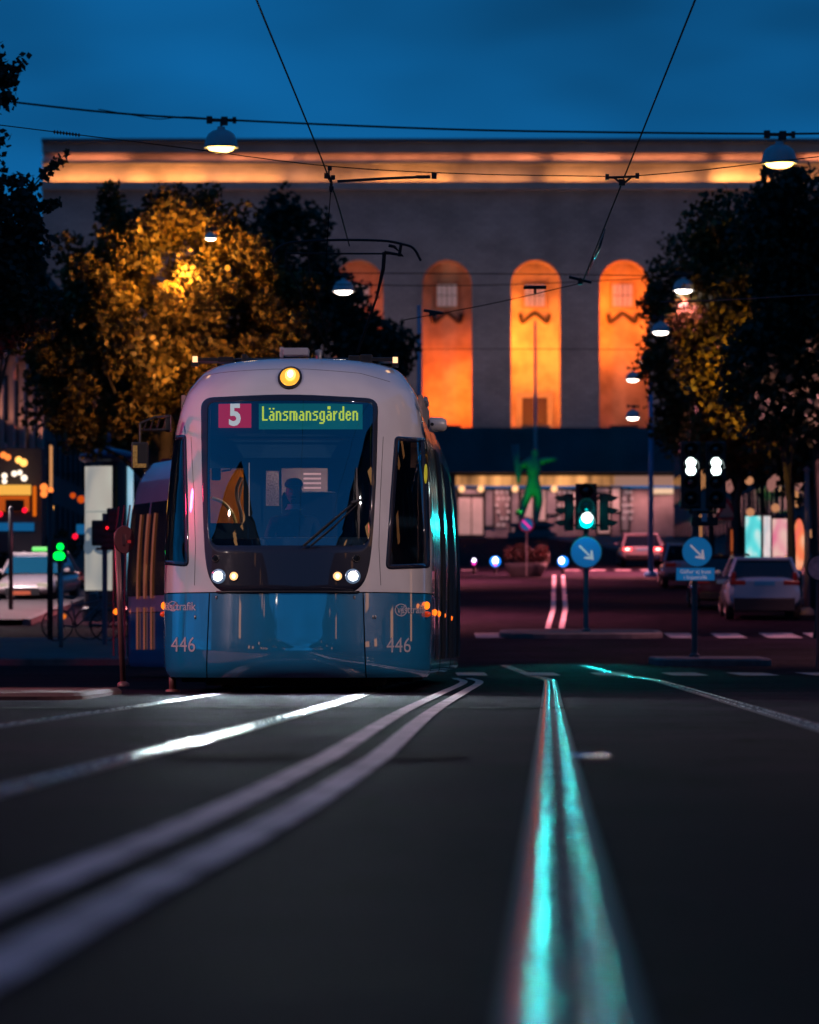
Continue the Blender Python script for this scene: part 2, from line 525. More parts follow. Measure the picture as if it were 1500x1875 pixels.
def island(name, x0, x1, y0, y1, h, label, rnd=.6, m=None, km=None):
    """raised kerbed paving with rounded corners, following the ground"""
    P = []
    for cx, cy, a0 in ((x1 - rnd, y1 - rnd, 0), (x0 + rnd, y1 - rnd, 90), (x0 + rnd, y0 + rnd, 180), (x1 - rnd, y0 + rnd, 270)):
        for k in range(7):
            a = R(a0 + 15 * k); P.append((cx + rnd * math.cos(a), cy + rnd * math.sin(a)))
    def ring(s, dz):
        cx, cy = (x0 + x1) / 2, (y0 + y1) / 2
        return [(p[0] - s * (1 if p[0] > cx else -1), p[1] - s * (1 if p[1] > cy else -1), gz(p[1]) + dz) for p in P]
    n = len(P)
    k_ = MB()
    vs = ring(0, -.1) + ring(0, h - .03) + ring(.03, h) + ring(.16, h)
    k_.add(vs, [(r_ * n + i, r_ * n + (i + 1) % n, (r_ + 1) * n + (i + 1) % n, (r_ + 1) * n + i) for r_ in range(3) for i in range(n)])
    o = k_.build(name, km or M_KERB)
    tag(o, kind='structure', label=label)
    # top in rows along y, so it follows the slope
    r1 = ring(.16, h - .004)
    top = MB().add(r1, [tuple(range(n))])
    top.build('paving', m or M_PAVE, o)
    return o
island('traffic_island', 2.05, 5.75, 103.6, 106.6, .13, 'low traffic island under the left arrow sign', 1.0)
island('traffic_island', 4.5, 6.6, 83.2, 87.6, .13, 'low traffic island under the right arrow sign', .8)
island('pavement', -30, -2.75, 38.6, 44.5, .06, 'low reddish paved strip left of the tram', .5, mat('red_paving', (.09, .035, .035), .9, bump=.4, bscale=25, var=.3, vscale=1.5, spec=.1), mat('red_kerb', (.10, .05, .05), .9, bump=.4, spec=.1))
island('pavement', -40, -4.9, 84, 100, .14, 'paved corner with the bicycles and the poster column', 1.2)
def side_pavement(x0, x1, y0, y1, label):
    ys = np.arange(y0, y1 + 1, 6.0)
    vs = []
    for y in ys: vs += [(x0, y, gz(y) + .15), (x1, y, gz(y) + .15)]
    fs = [(2 * i, 2 * i + 1, 2 * i + 3, 2 * i + 2) for i in range(len(ys) - 1)]
    inner = x1 if x1 < 0 else x0
    o = MB().add(vs, fs).build('pavement', M_PAVE); tag(o, kind='structure', label=label)
    m = MB()
    for a, b in zip(ys, ys[1:]):
        m.bar((inner, a, gz(a) + .06), (inner, b, gz(b) + .06), .2, .2)
    m.build('kerb', M_KERB, o)
side_pavement(-60, -9.3, 112, 376, 'pavement along the left side of the avenue')
side_pavement(11.2, 60, 112, 376, 'pavement along the right side of the avenue')
# ================================================================ the tram
M_TW = mat('tram_white', (.62, .60, .62), .38, coat=1., cior=1.6, var=.09, vscale=1.6, rvar=.08)
M_TB = mat('tram_blue', (.007, .20, .42), .35, coat=1., cior=3.6, var=.14, vscale=1.2)
M_MASK = mat('tram_mask', (.012, .015, .030), .5, coat=1., cior=1.6, spec=.1)
M_CABIN = mat('cab_interior', (.03, .05, .07), .7)
M_DASH = mat('dashboard', (.02, .05, .08), .5, var=.2)
M_WSG = glassmat('windscreen_glass', (.80, .86, .9), .30, (.8, .95, 1.0), .012)
M_SDG = glassmat('side_glass', (.55, .58, .6), .07, (1, 1, 1), .02)
M_SIDEGL = mat('dusty_side_glass', (.02, .028, .032), .17, spec=1.0, rvar=.08, vscale=3)
M_LINEBLK = mat('panel_seam', (.004, .004, .005), .6)

TR = (-1.153, 44.4)
def hermite(knots):
    xs = [k[0] for k in knots]; ys = [k[1] for k in knots]; n = len(xs)
    d = [(ys[i + 1] - ys[i]) / (xs[i + 1] - xs[i]) for i in range(n - 1)]
    m = [d[0]] + [0 if d[i - 1] * d[i] <= 0 else 2 * d[i - 1] * d[i] / (d[i - 1] + d[i]) for i in range(1, n - 1)] + [d[-1]]
    def f(x):
        if x <= xs[0]: return ys[0]
        if x >= xs[-1]: return ys[-1]
        i = 0
        while x > xs[i + 1]: i += 1
        h = xs[i + 1] - xs[i]; t = (x - xs[i]) / h
        return (ys[i] * (2 * t ** 3 - 3 * t * t + 1) + h * m[i] * (t ** 3 - 2 * t * t + t) + ys[i + 1] * (3 * t * t - 2 * t ** 3) + h * m[i + 1] * (t ** 3 - t * t))
    return f
Wz = hermite([(.15, 1.29), (.22, 1.325), (.5, 1.335), (1.4, 1.335), (1.9, 1.315), (2.47, 1.27), (2.81, 1.215), (2.99, 1.165), (3.13, 1.08), (3.25, .99), (3.32, .85), (3.355, .6), (3.37, .02)])
Y0 = hermite([(.15, .09), (.20, .04), (.30, .005), (.42, 0), (.65, .022), (.97, .065), (1.4, .135), (2.0, .29), (2.5, .48), (2.85, .66), (3.0, .78), (3.13, .95), (3.24, 1.2), (3.31, 1.5), (3.35, 1.9), (3.37, 2.3)])
NE = 2.35
LN = 1.62
def yz(X, z):
    q = min(.9999, abs(X) / Wz(z)) ** NE
    return Y0(z) + LN * (1 - (1 - q) ** (1 / NE))
def pt_th(th, z):
    s_, c_ = math.sin(th), math.cos(th)
    X = Wz(z) * math.copysign(abs(s_) ** (2 / NE), s_)
    return Vector((X, Y0(z) + LN * (1 - abs(c_) ** (2 / NE)), z))
def th_of(X, z):
    q = max(-1, min(1, X / Wz(z)))
    return math.asin(math.copysign(abs(q) ** (NE / 2), q))
def nrm_at(th, z):
    e_ = .01
    a = pt_th(min(th + e_, 1.57), z) - pt_th(max(th - e_, -1.57), z)
    b = pt_th(th, z + e_) - pt_th(th, z - e_)
    n = a.cross(b)
    if n.length < 1e-9: return Vector((0, -1, 0))
    n.normalize()
    return n if n.y < 0 or abs(th) > 1.3 and n.x * th > 0 else -n
def onS(X, z, off=0.0):
    th = th_of(X, z)
    return pt_th(th, z) + nrm_at(th, z) * off
def lp(px, py):
    """tram-local (X, z) of the nose surface seen at a photo pixel"""
    y = .3
    for _ in range(12):
        d = TR[1] + y
        X = (px - 750) * d / F - TR[0] - .027 * y
        z = CH - (py - HY) * d / F
        y = yz(X, z)
    return X, z

tram = thing('tram', 'white and blue articulated tram with lit headlights showing number 5 and Länsmansgården', 'tram', (TR[0], TR[1], 0), -.027)

# outlines on the nose, taken where they stand
def px_outline(pts, n_side=10, rad=None):
    """closed outline from pixel corner list; corners rounded by subdividing with Bezier"""
    out = []
    n = len(pts)
    for i in range(n):
        p0 = Vector(pts[i - 1][:2]); p = Vector(pts[i][:2]); p1 = Vector(pts[(i + 1) % n][:2])
        r_ = pts[i][2] if len(pts[i]) > 2 else 6
        a = p + (p0 - p).normalized() * min(r_, (p0 - p).length * .45)
        b = p + (p1 - p).normalized() * min(r_, (p1 - p).length * .45)
        for k in range(7):
            t = k / 6
            out.append(a * (1 - t) ** 2 + p * 2 * t * (1 - t) + b * t * t)
        nxt = Vector(pts[(i + 1) % n][:2]); r2 = pts[(i + 1) % n][2] if len(pts[(i + 1) % n]) > 2 else 6
        c = nxt + (p - nxt).normalized() * min(r2, (p - nxt).length * .45)
        for k in range(1, n_side):
            out.append(b.lerp(c, k / n_side))
    return [lp(q.x, q.y) for q in out]
def shrink(loop, c, k):
    return [(c[0] + (x - c[0]) * k, c[1] + (z - c[1]) * k) for x, z in loop]
def inset(loop, d):
    """move a closed loop inward by d metres"""
    n = len(loop); out = []
    area = sum(loop[i][0] * loop[(i + 1) % n][1] - loop[(i + 1) % n][0] * loop[i][1] for i in range(n))
    sg = 1 if area > 0 else -1
    for i in range(n):
        a = Vector(loop[i - 1]); b = Vector(loop[(i + 1) % n]); t = (b - a)
        if t.length < 1e-6: t = Vector((1, 0))
        t.normalize()
        out.append((loop[i][0] - t.y * d * sg, loop[i][1] + t.x * d * sg))
    return out
def in_poly(x, z, P):
    c = False; j = len(P) - 1
    for i in range(len(P)):
        if (P[i][1] > z) != (P[j][1] > z) and x < (P[j][0] - P[i][0]) * (z - P[i][1]) / (P[j][1] - P[i][1] + 1e-12) + P[i][0]: c = not c
        j = i
    return c
def ccw(a, b=None):
    ar_ = sum(a[i][0] * a[(i + 1) % len(a)][1] - a[(i + 1) % len(a)][0] * a[i][1] for i in range(len(a)))
    if ar_ < 0:
        a = a[::-1]; b = b[::-1] if b else b
    return (a, b) if b else a
def ringpatch(outer, inner, off_o, off_i, name, m, parent, steps=4, back=-.03):
    outer, inner = ccw(outer, inner)
    mb = MB(); n = len(outer); vs = []
    for s_ in range(-1, steps + 2):
        t = max(0, min(1, s_ / steps))
        for o_, i_ in zip(outer, inner):
            X = o_[0] + (i_[0] - o_[0]) * t; z = o_[1] + (i_[1] - o_[1]) * t
            off = off_o + (off_i - off_o) * t
            if s_ < 0 or s_ > steps: off = back
            vs.append(onS(X, z, off))
    rows = steps + 3
    mb.add(vs, [(r_ * n + i, r_ * n + (i + 1) % n, (r_ + 1) * n + (i + 1) % n, (r_ + 1) * n + i) for r_ in range(rows - 1) for i in range(n)])
    return mb.build(name, m, parent, smooth=True)
def fillpatch(loop, off, name, m, parent, rings=10, thick=None):
    loop = ccw(loop)
    cx = sum(p[0] for p in loop) / len(loop); cz = sum(p[1] for p in loop) / len(loop)
    mb = MB(); n = len(loop); vs = []; fs = []
    ks = [1 - i / rings for i in range(rings)]
    if thick: vs += [onS(x, z, off - thick) for x, z in loop]
    base = 1 if thick else 0
    for k in ks: vs += [onS(x, z, off) for x, z in shrink(loop, (cx, cz), k)]
    vs.append(onS(cx, cz, off))
    R_ = rings + base
    fs = [(r_ * n + i, r_ * n + (i + 1) % n, (r_ + 1) * n + (i + 1) % n, (r_ + 1) * n + i) for r_ in range(R_ - 1) for i in range(n)]
    fs += [((R_ - 1) * n + i, (R_ - 1) * n + (i + 1) % n, R_ * n) for i in range(n)]
    mb.add(vs, fs)
    return mb.build(name, m, parent, smooth=True)

OUT_WS = px_outline([(369, 729, 22), (530, 722, 60), (692, 731, 22), (688, 900, 80), (677, 1046, 60), (655, 1085, 24), (400, 1085, 24), (377, 1046, 60), (371, 900, 80)])
IN_WS = px_outline([(382, 737, 12), (530, 733, 60), (683, 738, 12), (680, 900, 80), (677, 985, 12), (666, 999, 8), (394, 999, 8), (383, 985, 12), (380, 900, 80)])
LW = px_outline([(303, 800, 5), (341, 795, 8), (344, 920, 40), (346, 1038, 12), (292, 1033, 6), (296, 900, 40)])
RW = px_outline([(723, 799, 8), (781, 803, 5), (785, 920, 40), (787, 1040, 6), (706, 1043, 12), (714, 920, 40)])

ZB = 0.975
LEN1 = 5.6
def body_grid(z0, z1, off, name, m, parent, holes=(), xlim=None, nz=44, length=LEN1, sides=True, nth=110):
    zs = [z0 + (z1 - z0) * i / nz for i in range(nz + 1)]
    cols = []
    if sides:
        for k in range(6): cols.append(('L', LN + (length - LN) * (1 - k / 6)))
    ths = [R(-90 + 180 * i / nth) for i in range(nth + 1)]
    cols += [('T', t) for t in ths]
    if sides:
        for k in range(1, 7): cols.append(('R', LN + (length - LN) * k / 6))
    def P(c, z):
        if c[0] == 'T':
            return pt_th(c[1], z) + (nrm_at(c[1], z) * off if off else Vector())
        s_ = -1 if c[0] == 'L' else 1
        yy = max(c[1], Y0(z) + LN)
        return Vector((s_ * (Wz(z) + off), yy, z))
    vs = [P(c, z) for z in zs for c in cols]
    n = len(cols); fs = []
    for j in range(nz):
        zc = (zs[j] + zs[j + 1]) / 2
        for i in range(n - 1):
            if cols[i][0] == 'T' and cols[i + 1][0] == 'T':
                p = pt_th((cols[i][1] + cols[i + 1][1]) / 2, zc)
                if any(in_poly(p.x, p.z, h) for h in holes): continue
                if xlim and not (xlim[0] <= p.x <= xlim[1]): continue
            elif xlim: continue
            fs.append((j * n + i, j * n + i + 1, (j + 1) * n + i + 1, (j + 1) * n + i))
    return MB().add(vs, fs).build(name, m, parent, smooth=True)
body = body_grid(ZB + .006, 3.37, 0, 'body', M_TW, tram, holes=[inset(OUT_WS, .03), inset(LW, .025), inset(RW, .025)], nz=90, nth=150)
# the blue apron with its black seams
XL1, XR1 = lp(380, 1150)[0], lp(668, 1150)[0]
def apron(x0, x1, name, label=None):
    vs = []; fs = []; nzp = 26; nx = 40
    for j in range(nzp + 1):
        z = .15 + (ZB - .004 - .15) * j / nzp
        k = (z - .5) * .035
        a = th_of(x0 + (k if -1.2 < x0 < 0 else -k) * (1 if abs(x0) < 1.2 else 0), z) if abs(x0) < 1.3 else (-R(90) if x0 < 0 else R(90))
        b = th_of(x1 + (k if x1 < 0 else -k) * (1 if abs(x1) < 1.2 else 0), z) if abs(x1) < 1.3 else (-R(90) if x1 < 0 else R(90))
        for i in range(nx + 1):
            vs.append(pt_th(a + (b - a) * i / nx, z))
    n = nx + 1
    fs = [(j * n + i, j * n + i + 1, (j + 1) * n + i + 1, (j + 1) * n + i) for j in range(nzp) for i in range(nx)]
    o = MB().add(vs, fs).build(name, M_TB, tram, smooth=True)
    if label: o['label'] = label
    return o
apron(XL1 + .006, XR1 - .006, 'front_apron')
apron(-1.33, XL1 - .006, 'corner_apron')
apron(XR1 + .006, 1.33, 'corner_apron')
body_grid(.16, 3.34, -.035, 'inner_shell', M_CABIN, tram, holes=[inset(OUT_WS, .01), inset(LW, .0), inset(RW, .0)], nz=60, nth=90)

mask = ringpatch(OUT_WS, IN_WS, .010, .008, 'windscreen_mask', M_MASK, tram, steps=6)
glass = fillpatch(inset(IN_WS, -.012), .006, 'windscreen', M_WSG, tram, rings=12)
for lw_, nm in ((LW, 'left'), (RW, 'right')):
    fr_ = ringpatch(lw_, inset(lw_, .045), .006, .004, 'window_frame', M_MASK, tram, steps=2)
    fillpatch(inset(lw_, .038), .003, 'side_window', M_SDG, tram, rings=6)
# yellow reflections on the side windows, painted as faintly glowing discs
def disc_on(px, py, rx, rz, off, name, m, parent=tram, n=24, thick=.003):
    X, z = lp(px, py)
    return fillpatch([(X + rx * math.cos(2 * math.pi * k / n), z + rz * math.sin(2 * math.pi * k / n)) for k in range(n)], off, name, m, parent, rings=3, thick=thick)
M_YEL = mat('yellow_glint', (.75, .75, .04), .5, emit=(.8, .8, .05), es=.12)
disc_on(305, 858, .032, .13, .012, 'window_glint', M_YEL)
disc_on(778, 868, .014, .10, .012, 'window_glint', M_YEL)

# destination display and route number behind the glass
def inside_plane(px, py, y):
    d = TR[1] + y
    return Vector(((px - 750) * d / F - TR[0] - .027 * y, y, CH - (py - HY) * d / F))
YD = 1.02
def rectin(x0, y0, x1, y1, y, name, m, parent=tram, t=.02):
    a = inside_plane(x0, y1, y); b = inside_plane(x1, y0, y)
    return MB().box(((a.x + b.x) / 2, y + t / 2, (a.z + b.z) / 2), (b.x - a.x, t, b.z - a.z)).build(name, m, parent)
disp = rectin(474, 739, 664, 786, YD, 'destination_display', mat('display_face', (.01, .10, .10), .3, emit=(.005, .11, .10), es=.9))
rectin(388, 734, 672, 799, YD + .06, 'display_box', mat('display_box', (.004, .035, .05), .6))
num = rectin(400, 739, 460, 783, YD - .01, 'route_number', emat('route_red', (.62, .008, .035), .75))
vs, fs = text_geo('5', 1.0, .035)
h_ = max(v[1] for v in vs) - min(v[1] for v in vs)
a = inside_plane(430, 759, YD - .02)
k_ = .225 / h_
cx_ = (max(v[0] for v in vs) + min(v[0] for v in vs)) / 2; cy_ = (max(v[1] for v in vs) + min(v[1] for v in vs)) / 2
MB().add([(a.x + (x - cx_) * k_ * .86, YD - .016, a.z + (y - cy_) * k_) for x, y in vs], fs).build('digit', emat('digit_white', (.85, .85, .85), .75), num)
GL = {
 'L': ["X..."] * 8 + ["XXXX"],
 'ä': ["....", "X..X", "....", ".XX.", "...X", ".XXX", "X..X", "X..X", ".XXX"],
 'a': ["....", "....", "....", ".XX.", "...X", ".XXX", "X..X", "X..X", ".XXX"],
 'å': [".XX.", ".XX.", "....", ".XX.", "...X", ".XXX", "X..X", "X..X", ".XXX"],
 'n': ["....", "....", "....", "XXX.", "X..X", "X..X", "X..X", "X..X", "X..X"],
 's': ["....", "....", "....", ".XXX", "X...", ".XX.", "...X", "...X", "XXX."],
 'm': ["......", "......", "......", "XXXXX.", "X..X.X", "X..X.X", "X..X.X", "X..X.X", "X..X.X"],
 'g': ["....", "....", "....", ".XXX", "X..X", "X..X", "X..X", "X..X", ".XXX", "...X", "XXX."],
 'r': ["...", "...", "...", "X.X", "XX.", "X..", "X..", "X..", "X.."],
 'd': ["...X", "...X", "...X", ".XXX", "X..X", "X..X", "X..X", "X..X", ".XXX"],
 'e': ["....", "....", "....", ".XX.", "X..X", "XXXX", "X...", "X..X", ".XX."],
}
word = 'Länsmansgården'
tot = sum(len(GL[c][0]) + 1.6 for c in word) - 1
a = inside_plane(480, 744, YD - .01); b = inside_plane(656, 772, YD - .01)
pw = (b.x - a.x) / tot; ph = (a.z - b.z) / 9.6
mb = MB(); cx_ = a.x
for c in word:
    for r_, row in enumerate(GL[c]):
        for q, ch in enumerate(row):
            if ch == 'X':
                x0 = cx_ + q * pw; zz = a.z - r_ * ph
                mb.add([(x0, YD - .006, zz), (x0 + pw * 1.45, YD - .006, zz), (x0 + pw * 1.45, YD - .006, zz - ph * .93), (x0, YD - .006, zz - ph * .93)], [(0, 3, 2, 1)])
    cx_ += (len(GL[c][0]) + 1.6) * pw
mb.build('lettering', emat('display_yellow', (.80, .95, .02), 1.0), disp)

# cab interior: partition with windows, warm lit saloon behind, dashboard, seat
def quadin(x0, y0, x1, y1, y, name, m, t=.02): return rectin(x0, y0, x1, y1, y, name, m, t=t)
part_y = 2.1
pm = MB()
def addrect(mb_, x0, y0, x1, y1, y, t=.03):
    a = inside_plane(x0, y1, y); b = inside_plane(x1, y0, y)
    mb_.box(((a.x + b.x) / 2, y + t / 2, (a.z + b.z) / 2), (b.x - a.x, t, b.z - a.z))
# openings: 385-445 x 857-958, 487-511 x 862-926, 515-600 x 857-940
for r_ in ((338, 732, 375, 1200), (375, 732, 700, 857), (375, 958, 446, 1200), (446, 857, 487, 1200), (487, 857, 511, 862), (487, 926, 511, 1200), (511, 857, 515.5, 1200), (515.5, 940, 600, 1200), (600, 857, 765, 1200), (700, 732, 752, 857)):
    addrect(pm, *r_, part_y)
pm.build('cab_partition', mat('partition', (.02, .06, .09), .5), tram)
# saloon behind the partition
sal = MB()
sal.box((0, 5.4, 1.7), (2.4, .04, 2.6))
sal.box((-1.2, 3.9, 1.7), (.04, 3.3, 2.6)); sal.box((1.2, 3.9, 1.7), (.04, 3.3, 2.6))
sal.box((0, 3.9, 2.62), (2.36, 3.3, .03)); sal.box((0, 3.9, .38), (2.36, 3.3, .04))
sal.build('saloon_lining', mat('saloon_wall', (.30, .22, .20), .6, var=.3, vscale=2), tram)
rectin(380, 860, 446, 958, 3.3, 'orange_door_panel', mat('orange_panel', (.85, .28, .02), .5, var=.25, vscale=1.5), t=.03)
g = MB()
def arc_in(pts, y, r_, mb_): mb_.tube(smooth_pts([inside_plane(*p, y) for p in pts], 5), r_, 8)
arc_in([(388, 912), (408, 920), (424, 938), (432, 958)], 2.9, .018, g)
g.build('handrail', mat('yellow_rail', (.8, .65, .2), .35), tram)
g = MB(); arc_in([(442, 874), (434, 893), (434, 912), (440, 935), (443, 958)], 2.8, .02, g); arc_in([(446, 880), (440, 900), (438, 920), (442, 945)], 2.9, .014, g)
g.build('handrail', mat('grey_rail', (.5, .45, .42), .3, metal=.7), tram)
g = MB()
for k in range(7):
    addrect(g, 556, 866 + k * 8.5, 588, 869.5 + k * 8.5, 2.7, .01)
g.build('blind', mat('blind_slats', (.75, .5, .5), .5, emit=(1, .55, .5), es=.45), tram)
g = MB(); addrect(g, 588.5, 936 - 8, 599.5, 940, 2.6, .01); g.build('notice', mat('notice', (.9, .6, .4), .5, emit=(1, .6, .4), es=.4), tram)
g = MB(); addrect(g, 489, 864, 510, 925, 2.9, .01); g.build('perforated_screen', mat('screen', (.33, .26, .24), .6, var=.5, vscale=60), tram)
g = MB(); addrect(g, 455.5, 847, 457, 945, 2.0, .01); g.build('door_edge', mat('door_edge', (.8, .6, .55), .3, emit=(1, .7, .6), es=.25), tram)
led = MB().box((0, 3.7, 2.58), (.25, 2.6, .02)).build('ceiling_light', emat('saloon_led', (1, .75, .6), 3.5), tram)
lamp('AREA', 'saloon_lamp', (0, 3.7, 2.55), 26, (1, .62, .48), tram, sx=.5, sy=2.4, rot=(0, 0, 0))

d_ = MB()
d_.box((0, 1.02, 1.33), (1.9, 1.0, .16), bev=.05)
d_.box((.25, 1.25, 1.45), (1.3, .55, .16), bev=.06)
d_.box((-.55, .95, 1.44), (.55, .4, .14), bev=.05)
d_.build('dashboard', M_DASH, tram, smooth=True)
sb = MB().box((.10, 1.86, 1.68), (.56, .12, .66), bev=.05).box((.10, 1.7, 1.24), (.55, .5, .12), bev=.05)
sb.build('driver_seat', mat('seat_fabric', (.012, .02, .03), .8), tram)
sv = MB(); addrect(sv, 388, 803, 676, 806, .95, .01); sv.build('sunblind_rail', M_BLACK, tram)
sv = MB(); addrect(sv, 388, 806, 676, 838, 1.0, .01); sv.build('sunblind', mat('sunblind', (.012, .07, .11), .7), tram)
mr_ = MB(); p_ = inside_plane(396, 868, .9); mr_.box(p_, (.09, .03, .12), bev=.01); mr_.tube([p_ + Vector((.05, 0, .03)), p_ + Vector((.14, 0, .04)), p_ + Vector((.16, .02, .09))], .008)
mr_.build('cab_mirror', M_BLACK, tram)

# the driver
def person_driver():
    root = thing('person', 'tram driver in dark cap and jacket with white collar behind the windscreen', 'person', (0, 0, 0), 0)
    root.matrix_world = Matrix.Identity(4)
    bx, by = inside_plane(538, 905, 1.5).x, 1.5
    hz = inside_plane(538, 900, 1.5).z
    root.location = (TR[0] + bx + .027 * by, TR[1] + by, 0)
    skin = mat('skin', (.30, .17, .13), .55, var=.12, vscale=20)
    jack = mat('jacket', (.012, .022, .034), .8, var=.3, vscale=14)
    # body as one skinned surface
    J = [(0, .12, 1.30, .17), (0, .10, 1.50, .18), (0, .08, 1.66, .16), (0, .05, 1.76, .085), (0, .03, 1.84, .062),
         (-.20, .08, 1.70, .082), (-.27, -.02, 1.47, .058), (-.20, -.24, 1.44, .042), (-.17, -.31, 1.45, .036),
         (.20, .08, 1.70, .082), (.27, -.02, 1.47, .058), (.20, -.24, 1.44, .042), (.17, -.31, 1.45, .036),
         (-.11, .05, 1.27, .10), (-.13, -.35, 1.29, .075), (-.13, -.40, .90, .05),
         (.11, .05, 1.27, .10), (.13, -.35, 1.29, .075), (.13, -.40, .90, .05)]
    E = [(0, 1), (1, 2), (2, 3), (3, 4), (2, 5), (5, 6), (6, 7), (7, 8), (2, 9), (9, 10), (10, 11), (11, 12), (0, 13), (13, 14), (14, 15), (0, 16), (16, 17), (17, 18)]
    dz = hz - 2.0
    me = bpy.data.meshes.new('body')
    me.from_pydata([(x, y, z + dz) for x, y, z, r_ in J], E, [])
    o = bpy.data.objects.new('body', me); COL.objects.link(o); o.parent = root
    sk = o.modifiers.new('skin', 'SKIN')
    for i, v in enumerate(me.skin_vertices[0].data):
        v.radius = (J[i][3], J[i][3] * .8); v.use_root = (i == 0)
    ss = o.modifiers.new('sub', 'SUBSURF'); ss.levels = 2; ss.render_levels = 2
    me.materials.append(jack)
    dg = bpy.context.evaluated_depsgraph_get()
    me2 = bpy.data.meshes.new_from_object(o.evaluated_get(dg)); o.modifiers.clear(); o.data = me2
    me2.polygons.foreach_set('use_smooth', [True] * len(me2.polygons))
    # head: sculpted sphere with brow, nose, chin
    vs = []; fs = []; nu, nv = 32, 24
    for j in range(nv + 1):
        ph_ = math.pi * j / nv; zz = math.cos(ph_)
        for i in range(nu):
            t = 2 * math.pi * i / nu
            x = math.sin(ph_) * math.sin(t); y = -math.sin(ph_) * math.cos(t)
            X, Y, Z = x * .078, y * .098, zz * .122
            if zz < 0: X *= 1 - .28 * zz * zz; Y = Y * (1 - .18 * zz * zz) - (.012 * -zz if y < 0 else 0)
            if y < -.3:
                Y -= .026 * math.exp(-(x / .14) ** 2 - ((zz + .12) / .16) ** 2)        # nose
                Y += .012 * (math.exp(-((abs(x) - .38) / .16) ** 2 - ((zz - .08) / .10) ** 2))  # eye sockets
                Y -= .007 * math.exp(-(x / .45) ** 2 - ((zz - .22) / .08) ** 2)       # brow
                Y -= .008 * math.exp(-(x / .3) ** 2 - ((zz + .82) / .14) ** 2)        # chin
            vs.append((X, Y, Z))
    for j in range(nv):
        for i in range(nu):
            fs.append((j * nu + i, j * nu + (i + 1) % nu, (j + 1) * nu + (i + 1) % nu, (j + 1) * nu + i))
    h = MB().add(vs, fs)
    for s_ in (-1, 1): h.ico((s_ * .078, .005, -.01), .02, 1, (.45, .8, 1.4))
    c = (0, .0, hz - .01)
    ho = h.build('head', skin, root, smooth=True, loc=c)
    e = MB()
    for s_ in (-1, 1): e.ico((s_ * .029, -.083, .010), .0125, 2, (1, .5, .7))
    e.build('eyes', mat('eye', (.25, .22, .2), .3), ho)
    b_ = MB().ico((0, -.092, -.048), .024, 2, (1.25, .5, .42)).ico((0, -.082, -.092), .026, 2, (1.15, .6, 1.0))
    b_.build('beard', mat('beard', (.02, .017, .016), .9), ho, smooth=True)
    hb = MB().ico((0, .03, .02), .1, 2, (.84, .84, .9)); hb.build('hair', mat('hair', (.015, .012, .012), .9), ho, smooth=True)
    cp = MB()
    cp.lathe([(.0, .075), (.04, .072), (.075, .055), (.092, .02), (.094, -.002), (.086, -.004)], (0, .004, .07), 28)
    vs = []
    for k in range(13):
        a_ = R(200 + 140 * k / 12)
        for rr, zz in ((.088, .004), (.125, -.014)):
            vs.append((rr * math.cos(a_) * .9, rr * math.sin(a_) * 1.15, .062 + zz))
    cp.add(vs, [(2 * k, 2 * k + 1, 2 * k + 3, 2 * k + 2) for k in range(12)])
    cp.build('cap', mat('cap', (.01, .014, .024), .7), ho, smooth=True)
    cl = MB().lathe([(.062, .0), (.072, -.03), (.09, -.055)], (0, .035, hz - .125), 20)
    cl.build('collar', mat('collar', (.75, .78, .82), .7), root, smooth=True)
    # hands on the controls, five fingers each
    for s_ in (-1, 1):
        hd = MB()
        base = Vector((s_ * .165, -.34, 1.455 + dz))
        hd.ico(base, .038, 2, (.95, 1.15, .5))
        for q, (dx, ln) in enumerate(((-.026, .062), (-.009, .072), (.009, .068), (.025, .055))):
            p0 = base + Vector((dx, -.03, 0)); p1 = p0 + Vector((0, -ln * .5, .004)); p2 = p1 + Vector((0, -ln * .35, -.018)); p3 = p2 + Vector((0, -ln * .1, -.018))
            hd.tube([p0, p1, p2, p3], [.0095, .009, .008, .006], 8)
        p0 = base + Vector((-s_ * .03, 0, 0)); hd.tube([p0, p0 + Vector((-s_ * .022, -.025, -.004)), p0 + Vector((-s_ * .026, -.05, -.012))], [.011, .0095, .007], 8)
        hd.build('hand', skin, root, smooth=True)
    return root
person_driver()

# lamps of the nose
def round_lamp(px, py, r_, name, m, light=None, ring=True, off=.012):
    X, z = lp(px, py)
    n = 24
    lens = fillpatch([(X + r_ * math.cos(2 * math.pi * k / n), z + r_ * math.sin(2 * math.pi * k / n)) for k in range(n)], off + .006, name, m, tram, rings=3, thick=.012)
    if ring:
        lo = [(X + r_ * 1.22 * math.cos(2 * math.pi * k / n), z + r_ * 1.22 * math.sin(2 * math.pi * k / n)) for k in range(n)]
        li = [(X + r_ * .98 * math.cos(2 * math.pi * k / n), z + r_ * .98 * math.sin(2 * math.pi * k / n)) for k in range(n)]
        ringpatch(lo, li, off, off + .008, 'bezel', M_BLACK, lens, steps=2, back=-.01)
    return lens, onS(X, z, off)
M_HEAD = emat('headlight_white', (.78, .92, 1.0), 14.0)
M_AMB = emat('headlight_amber', (1.0, .50, .20), 1.7)
M_AMBHOT = emat('headlight_amber_core', (1.0, .72, .42), 2.6)
